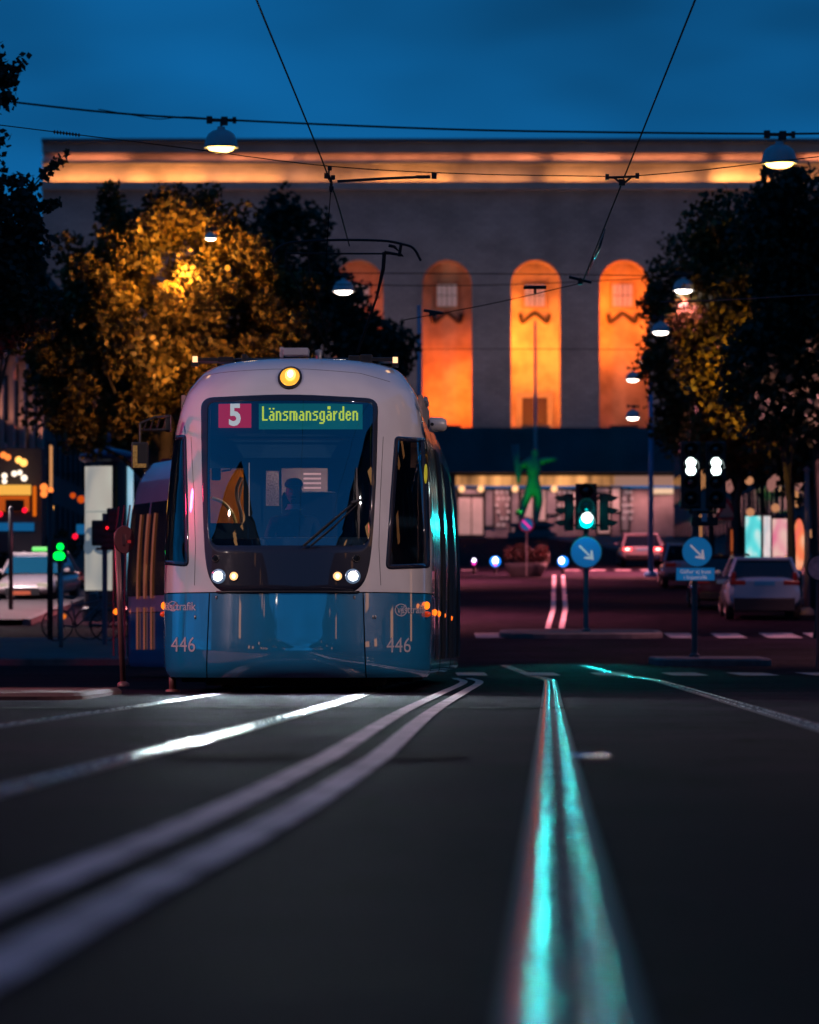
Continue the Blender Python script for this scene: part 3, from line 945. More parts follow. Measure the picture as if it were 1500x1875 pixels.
for px in (401, 645.5):
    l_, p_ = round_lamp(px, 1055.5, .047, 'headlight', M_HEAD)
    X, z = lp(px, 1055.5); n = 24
    ringpatch([(X + .072 * math.cos(2 * math.pi * k / n), z + .072 * math.sin(2 * math.pi * k / n)) for k in range(n)], [(X + .046 * math.cos(2 * math.pi * k / n), z + .046 * math.sin(2 * math.pi * k / n)) for k in range(n)], .013, .020, 'glow_reflector', mat('headlight_halo', (.3, .35, .4), .25, metal=.6, emit=(.35, .62, 1), es=.2), tram, steps=2, back=-.01)  # faint emission in this ring imitates the glare halo round the headlight
    lamp('SPOT', 'headlight_beam', p_ + Vector((0, -.03, 0)), 800, (.75, .88, 1.0), tram, size=.045, target=p_ + Vector((0, -12, -1.15)), angle=75, blend=.8)
for px in (429.5, 617.5):
    l_, p_ = round_lamp(px, 1055.5, .042, 'marker_light', M_AMB)
    X, z = lp(px, 1055.5)
    fillpatch([(X + .022 * math.cos(k / 3 * math.pi), z + .028 * math.sin(k / 3 * math.pi)) for k in range(6)], .020, 'bulb', M_AMBHOT, l_, rings=2)
for px in (396, 652):
    round_lamp(px, 1023, .032, 'fog_light', M_DARKGLASS)
l_, p_ = round_lamp(531, 692.5, .098, 'top_light', mat('top_reflector', (.9, .55, .1), .25, metal=.6, emit=(1, .42, .03), es=1.1))
X, z = lp(532, 690)
fillpatch([(X + .052 * math.cos(2 * math.pi * k / 16), z + .056 * math.sin(2 * math.pi * k / 16)) for k in range(16)], .030, 'bulb', emat('top_bulb', (1, .62, .18), 1.9), l_, rings=3, thick=.01)
fillpatch([(X + .028 * math.cos(2 * math.pi * k / 16), z + .034 * math.sin(2 * math.pi * k / 16)) for k in range(16)], .040, 'filament', emat('top_filament', (1, .85, .55), 4), l_, rings=3, thick=.01)
M_TURN = emat('turn_orange', (1, .16, .01), 2.2)
M_TURNRED = mat('turn_red', (.5, .03, .01), .3, emit=(1, .08, .01), es=.25)
for px, sx_ in ((289, -1), (779.5, 1)):
    X, z = lp(px, 1109)
    th = th_of(X, z)
    p_ = pt_th(th, z)
    MB().ico(p_ + Vector((sx_ * .012, -.01, 0)), .04, 2, (.8, 1, 1)).build('turn_signal', M_TURN, tram, smooth=True)
    MB().ico(p_ + Vector((sx_ * .014, -.01, -.085)), .042, 2, (1, 1, .7)).build('glow_reflector', M_TURNRED, tram, smooth=True)
    lamp('POINT', 'turn_lamp', p_ + Vector((sx_ * .09, -.06, 0)), .06, (1, .25, .02), tram, size=.03)
# small steel catches at the top of the apron
for px in (397, 649, 358, 683, 687):
    X, z = lp(px, 1094 if px in (397, 649) else 1130)
    MB().ico(onS(X, z, .004), .014, 1, (1, .5, 1.6)).build('catch', M_GALV, tram, smooth=True)
# bumper lip between mask and apron
vs, = [[]]
lip = MB()
lo = []
for k in range(31):
    X = lp(398, 1086)[0] + (lp(657, 1086)[0] - lp(398, 1086)[0]) * k / 30
    lo.append(onS(X, ZB + .004, .012))
lip.tube(lo, .012, 6); lip.build('lip_seal', M_BLACK, tram, smooth=True)
# text on the apron: numbers and the operator's mark
M_DECAL = mat('decal_pale', (.42, .40, .46), .5)
def surf_text(s, px, py, h, bold=.0, xs=1.0, name='lettering', off=.004):
    vs, fs = text_geo(s, 1.0, bold, xs)
    hh = max(v[1] for v in vs) - min(v[1] for v in vs)
    k = h / hh
    cy = (max(v[1] for v in vs) + min(v[1] for v in vs)) / 2
    X0, z0 = lp(px, py)
    d = TR[1] + yz(X0, z0)
    out = []
    for x, y in vs:
        Xp, zp = lp(px + x * k * F / d, py - (y - cy) * k * F / d)
        out.append(onS(Xp, zp, off))
    return MB().add(out, fs).build(name, M_DECAL, tram)
surf_text('446', 336, 1180, .145, .0, .78, 'fleet_number')
surf_text('446', 730, 1181, .145, .0, .78, 'fleet_number')
surf_text('västtrafik', 327, 1110, .082, .01, .8, 'operator_name')
surf_text('västtrafik', 754, 1116, .078, .01, .72, 'operator_name')
def logo(px, py, r_):
    X, z = lp(px, py)
    d = TR[1] + yz(X, z); kk = F / d
    mb = MB(); n = 24; vs = []
    for k in range(n):
        for rr in (r_, r_ * .84):
            q = lp(px + rr * kk * math.cos(2 * math.pi * k / n), py + rr * kk * math.sin(2 * math.pi * k / n)); vs.append(onS(q[0], q[1], .004))
    mb.add(vs, [(2 * k, 2 * k + 1, 2 * ((k + 1) % n) + 1, 2 * ((k + 1) % n)) for k in range(n)])
    for a_, b_ in (((-.95, -.55), (0, .15)), ((0, .15), (.75, -.8)), ((0, .15), (.05, .9))):
        A = lp(px + a_[0] * r_ * kk, py + a_[1] * r_ * kk); B = lp(px + b_[0] * r_ * kk, py + b_[1] * r_ * kk)
        mb.bar(onS(A[0], A[1], .004), onS(B[0], B[1], .004), .012, .004)
    mb.build('operator_emblem', M_DECAL, tram)
logo(734, 1117, .062); logo(317, 1110, .05)

# wiper: two long arms and a blade
wi = MB()
def ws(px, py, off=.05):
    X, z = lp(px, py); return onS(X, z, off)
wi.tube([ws(555, 1001, .03), ws(600, 962), ws(648, 921)], .011, 6)
wi.tube([ws(568, 1001, .03), ws(610, 966), ws(652, 925)], .008, 6)
wi.tube([ws(640, 924), ws(659, 918)], .02, 6)
wo = wi.build('wiper', M_BLACK, tram)
wb = MB(); wb.tube([ws(652, 858, .02), ws(651, 890, .03), ws(652.5, 921, .045), ws(655, 960, .03), ws(656, 988, .02)], [.005, .012, .018, .012, .005], 6)
wb.build('wiper_blade', M_BLACK, wo)

# mirror on its bracket at the left, camera pod at the right
def tl(px, py, y): return inside_plane(px, py, y)
mi = MB(); yy = 1.0
mi.tube([tl(311, 762, yy + .25), tl(285, 763, yy), tl(256, 775, yy)], .012, 6)
mi.tube([tl(311, 787, yy + .25), tl(256, 787, yy)], .016, 6)
for k in range(4): mi.tube([tl(262 + k * 12, 787, yy), tl(268 + k * 12, 773 - k * 3, yy)], .006, 5)
mi.tube([tl(256, 775, yy), tl(256, 812, yy)], .012, 6)
mi.box(tl(308, 775, yy + .28), (.05, .12, .17), bev=.01)
mo = mi.build('mirror_bracket', M_BLACK, tram)
a = tl(256, 834, yy)
MB().box(a, (.165, .07, .265), bev=.014).build('mirror_housing', M_BLACK, mo)
MB().box(a + Vector((-.045, -.037, .005)), (.045, .006, .19)).box(a + Vector((0, -.037, -.10)), (.13, .006, .04)).build('mirror_glass', mat('orange_reflection', (.55, .35, .12), .2, metal=.6, var=.5, vscale=60, emit=(.6, .3, .06), es=.12), mo)  # orange reflection is put into the glass colour and its faint emission
cp = MB(); c_ = tl(789, 778, 1.75)
cp.lathe([(0, -.16), (.05, -.155), (.072, -.12), (.075, 0), (.06, .02)], c_, 20, (0, R(-90), R(12)))
po = cp.build('camera_pod', mat('pod_grey', (.35, .36, .38), .35, coat=.5), tram, smooth=True)
MB().lathe([(0, 0), (.016, 0), (.018, .01)], c_ + Vector((.015, -.078, .0)), 12, (R(90), 0, 0)).build('lens', M_BLACK, po)
# roof fittings
rf = MB(); rf.box(tl(543, 645, 2.6) + Vector((0, 0, 0)), (.255, .3, .075), bev=.012).box(tl(516, 645, 2.6), (.04, .05, .11), bev=.01)
rf.build('roof_box', mat('roof_grey', (.33, .32, .35), .6), tram)
MB().lathe([(.03, -.06), (.035, .03), (0, .045)], tl(584, 647, 2.6), 16).build('roof_antenna', M_GALV, tram, smooth=True)
rf = MB()
for px, w_, h_ in ((650, .12, .08), (672, .12, .1), (695, .3, .04), (415, .16, .05), (386, .25, .035), (449, .05, .11)):
    rf.box(tl(px, 660, 3.0), (w_, .4, h_), bev=.01)
rf.box((0, 4.2, 3.32), (1.5, 2.2, .22), bev=.04)
rf.build('roof_equipment', M_BLKMET, tram)
for px, py in ((357, 658), (724, 660)):
    p_ = tl(px, py, 2.2)
    ml = MB().box(p_, (.05, .05, .065), bev=.006).build('roof_marker', emat('roof_marker', (1, .55, .28), 1.8), tram)
    MB().box(p_ + Vector((0, 0, -.05)), (.07, .08, .04)).build('bracket', M_BLACK, ml)
# right roof small arm
MB().bar(tl(779, 730, 1.7), tl(783, 742, 1.8), .03, .05).build('roof_fitting', M_GALV, tram)

# under the floor
ub = MB(); ub.box((0, 3.6, .27), (2.3, 4.4, .34)).box((.02, 1.0, .17), (1.75, .9, .20), bev=.03)
ub.build('underframe', M_DARK, tram)
wh = None
for x in (-.72, .72):
    for y in (1.7, 3.5):
        if y == 1.7 or True:
            MB().lathe([(0, -.06), (.28, -.06), (.30, -.04), (.30, .04), (.33, .045), (.33, .065), (0, .065)], (x, y, .34), 24, (0, R(90), 0)).build('wheel', M_RAIL if 0 else M_BLKMET, tram)

# following modules
def module(y0, y1, name, origin, heading, both=True, tail=False, lit=True):
    """a straight module from local y0 to y1 in a frame at origin turned by heading"""
    fr_ = bpy.data.objects.new(name, None)
    zs = [ZB + .006 + (3.36 - ZB) * i / 36 for i in range(37)]
    ys = [y0 + (y1 - y0) * i / 8 for i in range(9)]
    if tail: ys = [y0 + (y1 - y0 - 1.4) * i / 6 for i in range(7)] + [y1 - 1.4 + 1.4 * math.sin(R(90 * k / 8)) for k in range(1, 9)]
    def shr(y):
        if not tail or y < y1 - 1.4: return 1.0
        t = min(1.0, (y - (y1 - 1.4)) / 1.4)
        return max(.02, (1 - t ** 2.4) ** (1 / 2.4))
    def zdrop(y, z):
        if not tail: return z
        t = max(0, (y - (y1 - 1.4)) / 1.4)
        return z - max(0, z - 2.0) * t * t * .5
    c, s_ = math.cos(heading), math.sin(heading)
    def T(x, y, z): return Vector((origin[0] + c * x - s_ * y, origin[1] + s_ * x + c * y, z))
    def band(za, zb, off, nm, m, yr=None, parent=tram, nzz=20):
        yl = [y for y in ys if yr is None] or list(np.linspace(yr[0], yr[1], 7))
        last = None
        for sd in (-1, 1):
            mb = MB(); vs = []
            for j in range(nzz + 1):
                z = za + (zb - za) * j / nzz
                for y in yl: vs.append(T(sd * (Wz(z) * shr(y) + off), y, zdrop(y, z)))
            n = len(yl)
            mb.add(vs, [(j * n + i, j * n + i + 1, (j + 1) * n + i + 1, (j + 1) * n + i) for j in range(nzz) for i in range(n - 1)])
            last = mb.build(nm, m, parent, smooth=True)
        return last
    return T, band, shr
def make_module(y0, y1, origin, heading, tail=False):
    T, band, shr = module(y0, y1, 'm', origin, heading, tail=tail)
    up = band(ZB + .006, 3.36, 0, 'body', M_TW)
    band(.16, ZB - .004, 0, 'side_skirt', M_TB)
    # closing walls and roof top between the two sides
    mb = MB()
    yl = np.linspace(y0, y1 - (1.4 if tail else 0), 5)
    for yy in (yl[0], yl[-1]):
        pts = [T(Wz(z), yy, z) for z in np.linspace(.16, 3.32, 24)] + [T(-Wz(z), yy, z) for z in np.linspace(3.32, .16, 24)]
        mb.add(pts, [tuple(range(len(pts)))])
    mb.build('end_wall', M_BLACK, tram)
    # windows and doors
    L = y1 - y0
    y = y0 + .25; k = 0
    while y < y1 - .6:
        wl = min(1.15, y1 - .2 - y) if k % 3 else min(1.35, y1 - .2 - y)
        if k % 3 == 0:
            dr = band(.32, 2.62, .006, 'door', M_SIDEGL, (y, y + wl))
            if L > 0:
                for sd in (-1, 1):
                    mb = MB()
                    for f_ in (.02, .5, .98):
                        mb.tube([T(sd * (Wz(z) + .012), y + wl * f_, z) for z in np.linspace(.32, 2.62, 8)], .014, 5)
                    mb.build('door_frame', M_BLKMET, tram)
        else:
            band(1.22, 2.62, .005, 'window', M_SIDEGL, (y, y + wl))
        y += wl + .12; k += 1
    return T, band
T1, band1 = make_module(1.75, LEN1 + .2, (0, 0), 0.0) if False else (None, None)
# windows of the first module behind the cab
def front_side():
    T, band, shr = module(LN, LEN1, 'm', (0, 0), 0.0)
    band(.16, ZB - .004, .0, 'side_skirt', M_TB)
    band(1.22, 2.62, .006, 'window', M_SIDEGL, (1.95, 2.95))
    band(.32, 2.62, .007, 'door', M_SIDEGL, (3.15, 4.35))
    band(1.22, 2.62, .006, 'window', M_SIDEGL, (4.5, 5.45))
    band(.40, .95, .006, 'door', mat('hatch', (.02, .2, .4), .3, coat=1), (2.1, 2.9))
front_side()
def bellows(origin, heading, y0, y1):
    c, s_ = math.cos(heading), math.sin(heading)
    def T(x, y, z): return Vector((origin[0] + c * x - s_ * y, origin[1] + s_ * x + c * y, z))
    mb = MB(); vs = []; n = 0; cnt = 11
    for i in range(cnt):
        y = y0 + (y1 - y0) * i / (cnt - 1); sh = .93 if i % 2 else .985
        col_ = [T(Wz(z) * sh, y, z) for z in np.linspace(.25, 3.28, 16)] + [T(-Wz(z) * sh, y, z) for z in np.linspace(3.28, .25, 16)]
        n = len(col_); vs += col_
    mb.add(vs, [(i * n + k, i * n + k + 1, (i + 1) * n + k + 1, (i + 1) * n + k) for i in range(cnt - 1) for k in range(n - 1)])
    mb.build('bellows', M_RUBBER, tram)
bellows((0, 0), 0, LEN1 - .02, LEN1 + .45)
make_module(LEN1 + .43, LEN1 + 6.2, (0, 0), 0)
bellows((0, 0), 0, LEN1 + 6.18, LEN1 + 6.65)
make_module(LEN1 + 6.63, LEN1 + 12.2, (0, 0), 0)
bellows((0, 0), R(0), LEN1 + 12.18, LEN1 + 12.75)
# orange side markers
for y in (2.6, 4.45, 7.2, 11.5):
    for sd in (-1, 1):
        MB().ico((sd * (Wz(.8) + .012), y, .80), .035, 1, (.6, 1, 1)).build('side_marker', M_TURN, tram, smooth=True)
MOR = (0.0, LEN1 + 12.6); MH = R(18.2)
T4, band4 = make_module(0.05, 9.3, MOR, MH, tail=True)
# lit doorway strips in the tail module, on the side turned to the camera
mb = MB()
for f_ in (6.5, 6.95, 7.4):
    for za_, zb2_ in ((.42, 1.05), (1.18, 2.45)):
        mb.add([T4(-(Wz(z) + .022), y_, z) for z in np.linspace(za_, zb2_, 9) for y_ in (f_, f_ + .12)], [(2 * q_, 2 * q_ + 1, 2 * q_ + 3, 2 * q_ + 2) for q_ in range(8)])
mb.build('lit_window', mat('lit_saloon', (.6, .35, .2), .5, emit=(1, .30, .07), es=.13, var=.4, vscale=3), tram)
MB().ico(T4(-(Wz(.9) + .05), 8.75, 1.0), .05, 1).build('side_marker', M_TURN, tram, smooth=True)

M_PANTO = mat('pantograph_paint', (.012, .012, .012), .7)
# pantograph on the roof
py_ = 7.6
pg = MB()
pg.tube(smooth_pts([tl(498, 480, py_), tl(505, 458, py_), tl(525, 446, py_), tl(560, 442, py_), tl(620, 439.5, py_), tl(700, 441, py_), tl(735, 447, py_), tl(757, 455, py_), tl(771, 478, py_)], 5), .014, 8)
pgo = pg.build('pantograph_head', M_PANTO, tram)
pa = MB()
pa.tube([tl(525, 464, py_), tl(718, 465, py_)], .010, 8)
pa.tube([tl(525, 446, py_), tl(523, 480, py_), tl(572, 580, py_ + .8), tl(604, 645, py_ + 1.2)], .009, 6)
pa.tube([tl(565, 446, py_), tl(566, 500, py_), tl(590, 580, py_ + .8), tl(606, 645, py_ + 1.2)], .009, 6)
pa.tube([tl(704, 462, py_), tl(702, 492, py_), tl(690, 545, py_ + .5), tl(655, 645, py_ + 1.2)], [.022, .022, .013, .016], 8)
pa.tube([tl(712, 450, py_), tl(722, 452, py_), tl(738, 468, py_), tl(704, 462, py_)], .02, 6)
pa.tube([tl(735, 447, py_), tl(731, 470, py_)], .02, 6)
pa.box((-.03, py_ + 1.4, 3.4), (1.0, 1.2, .08))
pa.build('pantograph_arm', M_PANTO, pgo)

def seam(pts, name='panel_seam', r_=.005):
    P = [lp(x, y) for x, y in pts]
    Q = []
    for (a, b) in zip(P, P[1:]):
        for k in range(8): Q.append(onS(a[0] + (b[0] - a[0]) * k / 8, a[1] + (b[1] - a[1]) * k / 8, .001))
    MB().tube(Q, r_, 5).build(name, M_LINEBLK, tram)
seam([(350, 800), (355, 900), (358, 1000), (356, 1082)], r_=.0025)
seam([(702, 800), (697, 900), (694, 1000), (698, 1082)], r_=.0025)
seam([(345, 700), (400, 683), (500, 676), (560, 676), (660, 684), (722, 702)], r_=.002)
# ================================================================ museum at the head of the avenue
DM = 420.0
def brick():
    m = bpy.data.materials.new('yellow_brick'); m.use_nodes = True
    n = m.node_tree; b = n.nodes['Principled BSDF']
    tc = n.nodes.new('ShaderNodeTexCoord')
    mp = n.nodes.new('ShaderNodeMapping'); mp.inputs['Rotation'].default_value = (R(90), 0, 0)
    br = n.nodes.new('ShaderNodeTexBrick'); br.inputs['Scale'].default_value = 1.0
    br.inputs['Brick Width'].default_value = .9; br.inputs['Row Height'].default_value = .35; br.inputs['Mortar Size'].default_value = .03
    br.inputs['Color1'].default_value = (.30, .27, .24, 1); br.inputs['Color2'].default_value = (.26, .23, .21, 1); br.inputs['Mortar'].default_value = (.21, .19, .18, 1)
    nz_ = n.nodes.new('ShaderNodeTexNoise'); nz_.inputs['Scale'].default_value = .25; nz_.inputs['Detail'].default_value = 6
    n.links.new(tc.outputs['Object'], mp.inputs[0]); n.links.new(mp.outputs[0], br.inputs['Vector']); n.links.new(tc.outputs['Object'], nz_.inputs['Vector'])
    mx = n.nodes.new('ShaderNodeMix'); mx.data_type = 'RGBA'; mx.blend_type = 'MULTIPLY'; mx.inputs['Factor'].default_value = .5
    n.links.new(br.outputs[0], mx.inputs['A'])
    rp = n.nodes.new('ShaderNodeValToRGB'); rp.color_ramp.elements[0].position = .35; rp.color_ramp.elements[0].color = (.5, .5, .5, 1); rp.color_ramp.elements[1].position = .65; rp.color_ramp.elements[1].color = (1.2, 1.2, 1.2, 1)
    n.links.new(nz_.outputs[0], rp.inputs[0]); n.links.new(rp.outputs[0], mx.inputs['B'])
    n.links.new(mx.outputs['Result'], b.inputs['Base Color']); b.inputs['Roughness'].default_value = .85
    return m
M_BRICK = brick()
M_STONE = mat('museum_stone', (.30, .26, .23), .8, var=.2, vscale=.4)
M_DKSTONE = mat('dark_stone', (.07, .075, .085), .8, var=.3, vscale=.3)
M_GARL = mat('bronze_dark', (.03, .02, .015), .6)
def mx_(px, d=DM): return (px - 750) * d / F
def mz_(py, d=DM): return CH - (py - HY) * d / F
gm = 9.6
mus = thing('museum', 'monumental brick museum with orange floodlit arches and glowing cornice closing the avenue', 'building', (mx_(981), DM, gm))
def ml(px, py, y=0): return Vector((mx_(px) - mx_(981), y, mz_(py) - gm))
XL, XR = ml(77, 0).x, ml(1885, 0).x
zt, zc, zb = ml(0, 345).z, ml(0, 255).z, ml(0, 785).z
centers = [ml(981 + 162 * k, 0).x for k in range(-3, 4)]
aw = 45 * DM / F
zs_ = ml(0, 521).z; ztop = zs_ + aw
# facade with arched openings
fa = MB()
def wallrect(x0, x1, z0, z1, y=0.0): fa.add([(x0, y, z0), (x1, y, z0), (x1, y, z1), (x0, y, z1)], [(0, 1, 2, 3)])
edges = [XL] + [c + s_ * aw for c in centers for s_ in (-1, 1)] + [XR]
for i in range(0, len(edges), 2):
    wallrect(edges[i], edges[i + 1], zb, zs_)
    wallrect(edges[i], edges[i + 1], zs_, zt)
for c in centers:
    pts = [(c + aw * math.cos(R(180 - 180 * k / 20)), zs_ + aw * math.sin(R(180 * k / 20))) for k in range(21)]
    for k in range(20):
        (xa, za), (xb, zb_) = pts[k], pts[k + 1]
        fa.add([(xa, 0, za), (xb, 0, zb_), (xb, 0, zt), (xa, 0, zt)], [(0, 1, 2, 3)])
fa.build('facade', M_BRICK, mus)
sh = MB()
sh.add([(XL, 0, zb - 3), (XL, 30, zb - 3), (XL, 30, zt), (XL, 0, zt)], [(0, 1, 2, 3)])
sh.add([(XR, 0, zb - 3), (XR, 30, zb - 3), (XR, 30, zt), (XR, 0, zt)], [(0, 1, 2, 3)])
sh.add([(XL, 30, zb - 3), (XR, 30, zb - 3), (XR, 30, zt), (XL, 30, zt)], [(0, 1, 2, 3)])
sh.build('side_wall', M_BRICK, mus)
ND = 3.4
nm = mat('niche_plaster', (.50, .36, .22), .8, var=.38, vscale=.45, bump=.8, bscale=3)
for i, c in enumerate(centers):
    nb = MB()
    prof = [(c - aw, zb), (c - aw, zs_)] + [(c + aw * math.cos(R(180 - 180 * k / 20)), zs_ + aw * math.sin(R(180 * k / 20))) for k in range(1, 20)] + [(c + aw, zs_), (c + aw, zb)]
    for a_, b_ in zip(prof, prof[1:]):
        nb.add([(a_[0], 0, a_[1]), (b_[0], 0, b_[1]), (b_[0], ND, b_[1]), (a_[0], ND, a_[1])], [(0, 1, 2, 3)])
    nb.add([(x, ND, z) for x, z in prof], [tuple(range(len(prof)))])
    nb.add([(c - aw, 0, zb), (c + aw, 0, zb), (c + aw, ND, zb), (c - aw, ND, zb)], [(0, 1, 2, 3)])
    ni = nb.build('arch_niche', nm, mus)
    z1, z0 = ml(0, 515).z, ml(0, 557).z
    wf = MB().box((c, ND - .1, (z0 + z1) / 2), (2.3, .2, z1 - z0 + .3)).build('window_frame', mat('niche_frame', (.35, .22, .12), .7), ni)
    MB().box((c, ND - .22, (z0 + z1) / 2), (1.8, .06, z1 - z0 - .1)).build('window', mat('lit_pale_window', (.3, .25, .26), .3, emit=(.75, .55, .55), es=.16), ni)
    MB().box((c, ND - .27, (z0 + z1) / 2), (.08, .04, z1 - z0 - .1)).box((c - .45, ND - .27, (z0 + z1) / 2), (.05, .04, z1 - z0 - .1)).box((c + .45, ND - .27, (z0 + z1) / 2), (.05, .04, z1 - z0 - .1)).box((c, ND - .275, (z0 + z1) / 2), (1.8, .04, .06)).build('window_bars', M_GARL, ni)
    ga = MB()
    zz = ml(0, 578).z
    ga.tube(smooth_pts([(c - 1.35, ND - .3, zz + .4), (c - 1.15, ND - .3, zz - .35), (c - .6, ND - .35, zz + .05), (c, ND - .35, zz + .45), (c + .6, ND - .35, zz + .05), (c + 1.15, ND - .3, zz - .35), (c + 1.35, ND - .3, zz + .4)], 4), .2, 7)
    ga.build('garland', M_GARL, ni)
    if i == 3:
        zd = ml(0, 716).z
        MB().box((c, ND - .15, (zd + zb) / 2), (3.4, .3, zd - zb)).build('door_surround', M_STONE, ni)
        MB().box((c, ND - .34, (zd + zb) / 2 - .2), (2.3, .08, zd - zb - .5)).build('door', mat('museum_door', (.04, .02, .015), .6), ni)
    # floodlights standing in the niche, warm orange
    pb_, ps_, zs2, sd_, lc = [(500, 300, 6, 1, (1, .18, .012)), (18, 50, 11, 1, (1, .12, .008)), (70, 620, 3.0, 1, (1, .150, .009)), (400, 720, 8, -1, (1, .225, .016)), (45, 620, 10.2, -1, (1, .185, .012)), (900, 600, 6, 1, (1, .24, .012)), (900, 500, 6, 1, (1, .22, .012))][i]
    fl = MB().box((c, .35, zb + .18), (2.6, .3, .3)).build('floodlight', M_BLKMET, ni)
    lamp('AREA', 'floodlight_lamp', (c, .5, zb + .5), pb_, lc, mus, sx=3.6, sy=.5, target=(c, 3.0, zb + 9))
    for s2, kk in ((sd_, 1.0), (-sd_, .45)):
        lamp('AREA', 'floodlight_lamp', (c + s2 * (aw - .3), .5, zb + zs2), ps_ * kk, lc, mus, sx=.4, sy=7, target=(c + s2 * .9, ND, zb + zs2))
# cornice: two lit steps
def zrow(a_, b_, y0_, y1_, name, m):
    z0_, z1_ = ml(0, b_).z, ml(0, a_).z
    return MB().box(((XL + XR) / 2, (y0_ + y1_) / 2, (z0_ + z1_) / 2), (XR - XL + (0.0), y1_ - y0_, z1_ - z0_)).build(name, m, mus)
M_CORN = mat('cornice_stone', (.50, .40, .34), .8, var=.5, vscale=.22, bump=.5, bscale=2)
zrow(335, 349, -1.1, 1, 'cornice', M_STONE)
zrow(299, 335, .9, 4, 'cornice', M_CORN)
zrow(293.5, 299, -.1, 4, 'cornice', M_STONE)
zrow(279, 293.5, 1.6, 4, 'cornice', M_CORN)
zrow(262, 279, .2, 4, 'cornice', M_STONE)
zrow(255, 262, -.8, 30, 'roof', mat('museum_roof', (.05, .06, .07), .7))
rng = random.Random(5)
n_ = 12
for k in range(n_):
    xa = XL + (XR - XL) * (k + .5) / n_
    L_ = (XR - XL) / n_ * rng.uniform(.7, .98)
    lamp('AREA', 'cornice_lamp', (xa, .15, ml(0, 334).z + .1), rng.choice((55, 85, 120, 150, 185)), (1, .40, .10), mus, sx=L_, sy=.25, target=(xa, .9, ml(0, 312).z))
    lamp('AREA', 'cornice_lamp', (xa + 1, 1.0, ml(0, 293).z + .08), rng.uniform(22, 55), (1, .33, .14), mus, sx=L_, sy=.15, target=(xa + 1, 1.6, ml(0, 286).z))

for k in range(5):
    xq = XL + (XR - XL) * (.1 + .2 * k)
    lamp('SPOT', 'facade_wash', (xq, -14.5, zb + .8), 1750, (1, .62, .60), mus, size=.5, target=(xq + 1, 0, zb + 14), angle=130, blend=1)  # unseen spots added behind the parapet to brighten the facade
# the terrace hall below the museum: dark parapet, glowing frieze, shop windows
hall = thing('building', 'low hall below the museum with a glowing warm frieze over tall windows', 'building', (mx_(981, 404), 404, gz(404) - .3))
def hl(px, py, y=0): return Vector((mx_(px, 404) - mx_(981, 404), y, mz_(py, 404) - gz(404) + .3))
hb = MB(); a, b = hl(520, 865), hl(1500, 783)
hb.box(((a.x + b.x) / 2, 7, (a.z + b.z) / 2), (b.x - a.x, 14.2, b.z - a.z))
hb.build('parapet', M_DKSTONE, hall)
a, b = hl(520, 1003), hl(1500, 893)
MB().box(((a.x + b.x) / 2, 8.2, (a.z + b.z) / 2), (b.x - a.x, 12.5, b.z - a.z)).build('wall', M_DKSTONE, hall)
M_HALLW = mat('hall_wall', (.26, .20, .20), .8, var=.4, vscale=.35)
a, b = hl(835, 985), hl(1245, 892)
MB().box(((a.x + b.x) / 2, 1.955, (a.z + b.z) / 2), (b.x - a.x, .05, b.z - a.z)).build('lit_wall', M_HALLW, hall)
for k in range(8):
    q_ = hl(860 + k * 52, 891)
    lamp('SPOT', 'wall_wash', (q_.x, .2, q_.z), 380, (1, .42, .38), hall, size=.2, target=(q_.x, 1.95, q_.z - 3.0), angle=120, blend=1)  # unseen downlights added under the frieze to brighten the wall
# frieze: panels with warm lamps behind, brightness varies along it
def frieze_mat():
    m = bpy.data.materials.new('frieze_glow'); m.use_nodes = True; n = m.node_tree; b = n.nodes['Principled BSDF']
    tc = n.nodes.new('ShaderNodeTexCoord'); mp = n.nodes.new('ShaderNodeMapping'); mp.inputs['Scale'].default_value = (1, 0.0, .12)
    t = n.nodes.new('ShaderNodeTexNoise'); t.inputs['Scale'].default_value = .8; t.inputs['Detail'].default_value = 3
    n.links.new(tc.outputs['Object'], mp.inputs[0]); n.links.new(mp.outputs[0], t.inputs['Vector'])
    r_ = n.nodes.new('ShaderNodeMapRange'); r_.inputs['From Min'].default_value = .35; r_.inputs['From Max'].default_value = .68; r_.inputs['To Min'].default_value = .15; r_.inputs['To Max'].default_value = 1.15
    n.links.new(t.outputs[0], r_.inputs['Value']); n.links.new(r_.outputs[0], b.inputs['Emission Strength'])
    b.inputs['Emission Color'].default_value = (1, .42, .13, 1); b.inputs['Base Color'].default_value = (.3, .2, .15, 1)
    return m
M_FRZ = frieze_mat()
a, b = hl(835, 888), hl(1127, 870)
MB().box(((a.x + b.x) / 2, 1.9, (a.z + b.z) / 2), (b.x - a.x, .3, b.z - a.z)).build('frieze', M_FRZ, hall)
a, b = hl(1127, 888), hl(1245, 870)
MB().box(((a.x + b.x) / 2, 1.9, (a.z + b.z) / 2), (b.x - a.x, .3, b.z - a.z)).build('frieze', mat('frieze_dim', (.3, .2, .18), .6, emit=(1, .5, .35), es=.32), hall)
a, b = hl(1195, 903), hl(1245, 893)
MB().box(((a.x + b.x) / 2, 1.7, (a.z + b.z) / 2), (b.x - a.x, .3, b.z - a.z)).build('frieze', emat('frieze_white', (1, .62, .4), .9), hall)
a, b = hl(520, 893), hl(835, 866)
MB().box(((a.x + b.x) / 2, 1.9, (a.z + b.z) / 2), (b.x - a.x, .3, b.z - a.z)).build('frieze', M_DKSTONE, hall)
M_SHOPW = mat('pink_lit_window', (.2, .14, .14), .4, emit=(.85, .42, .38), es=.42, var=.5, vscale=.6)
M_SHOPD = mat('dim_pink_window', (.12, .09, .1), .4, emit=(.6, .32, .34), es=.18, var=.5, vscale=.6)
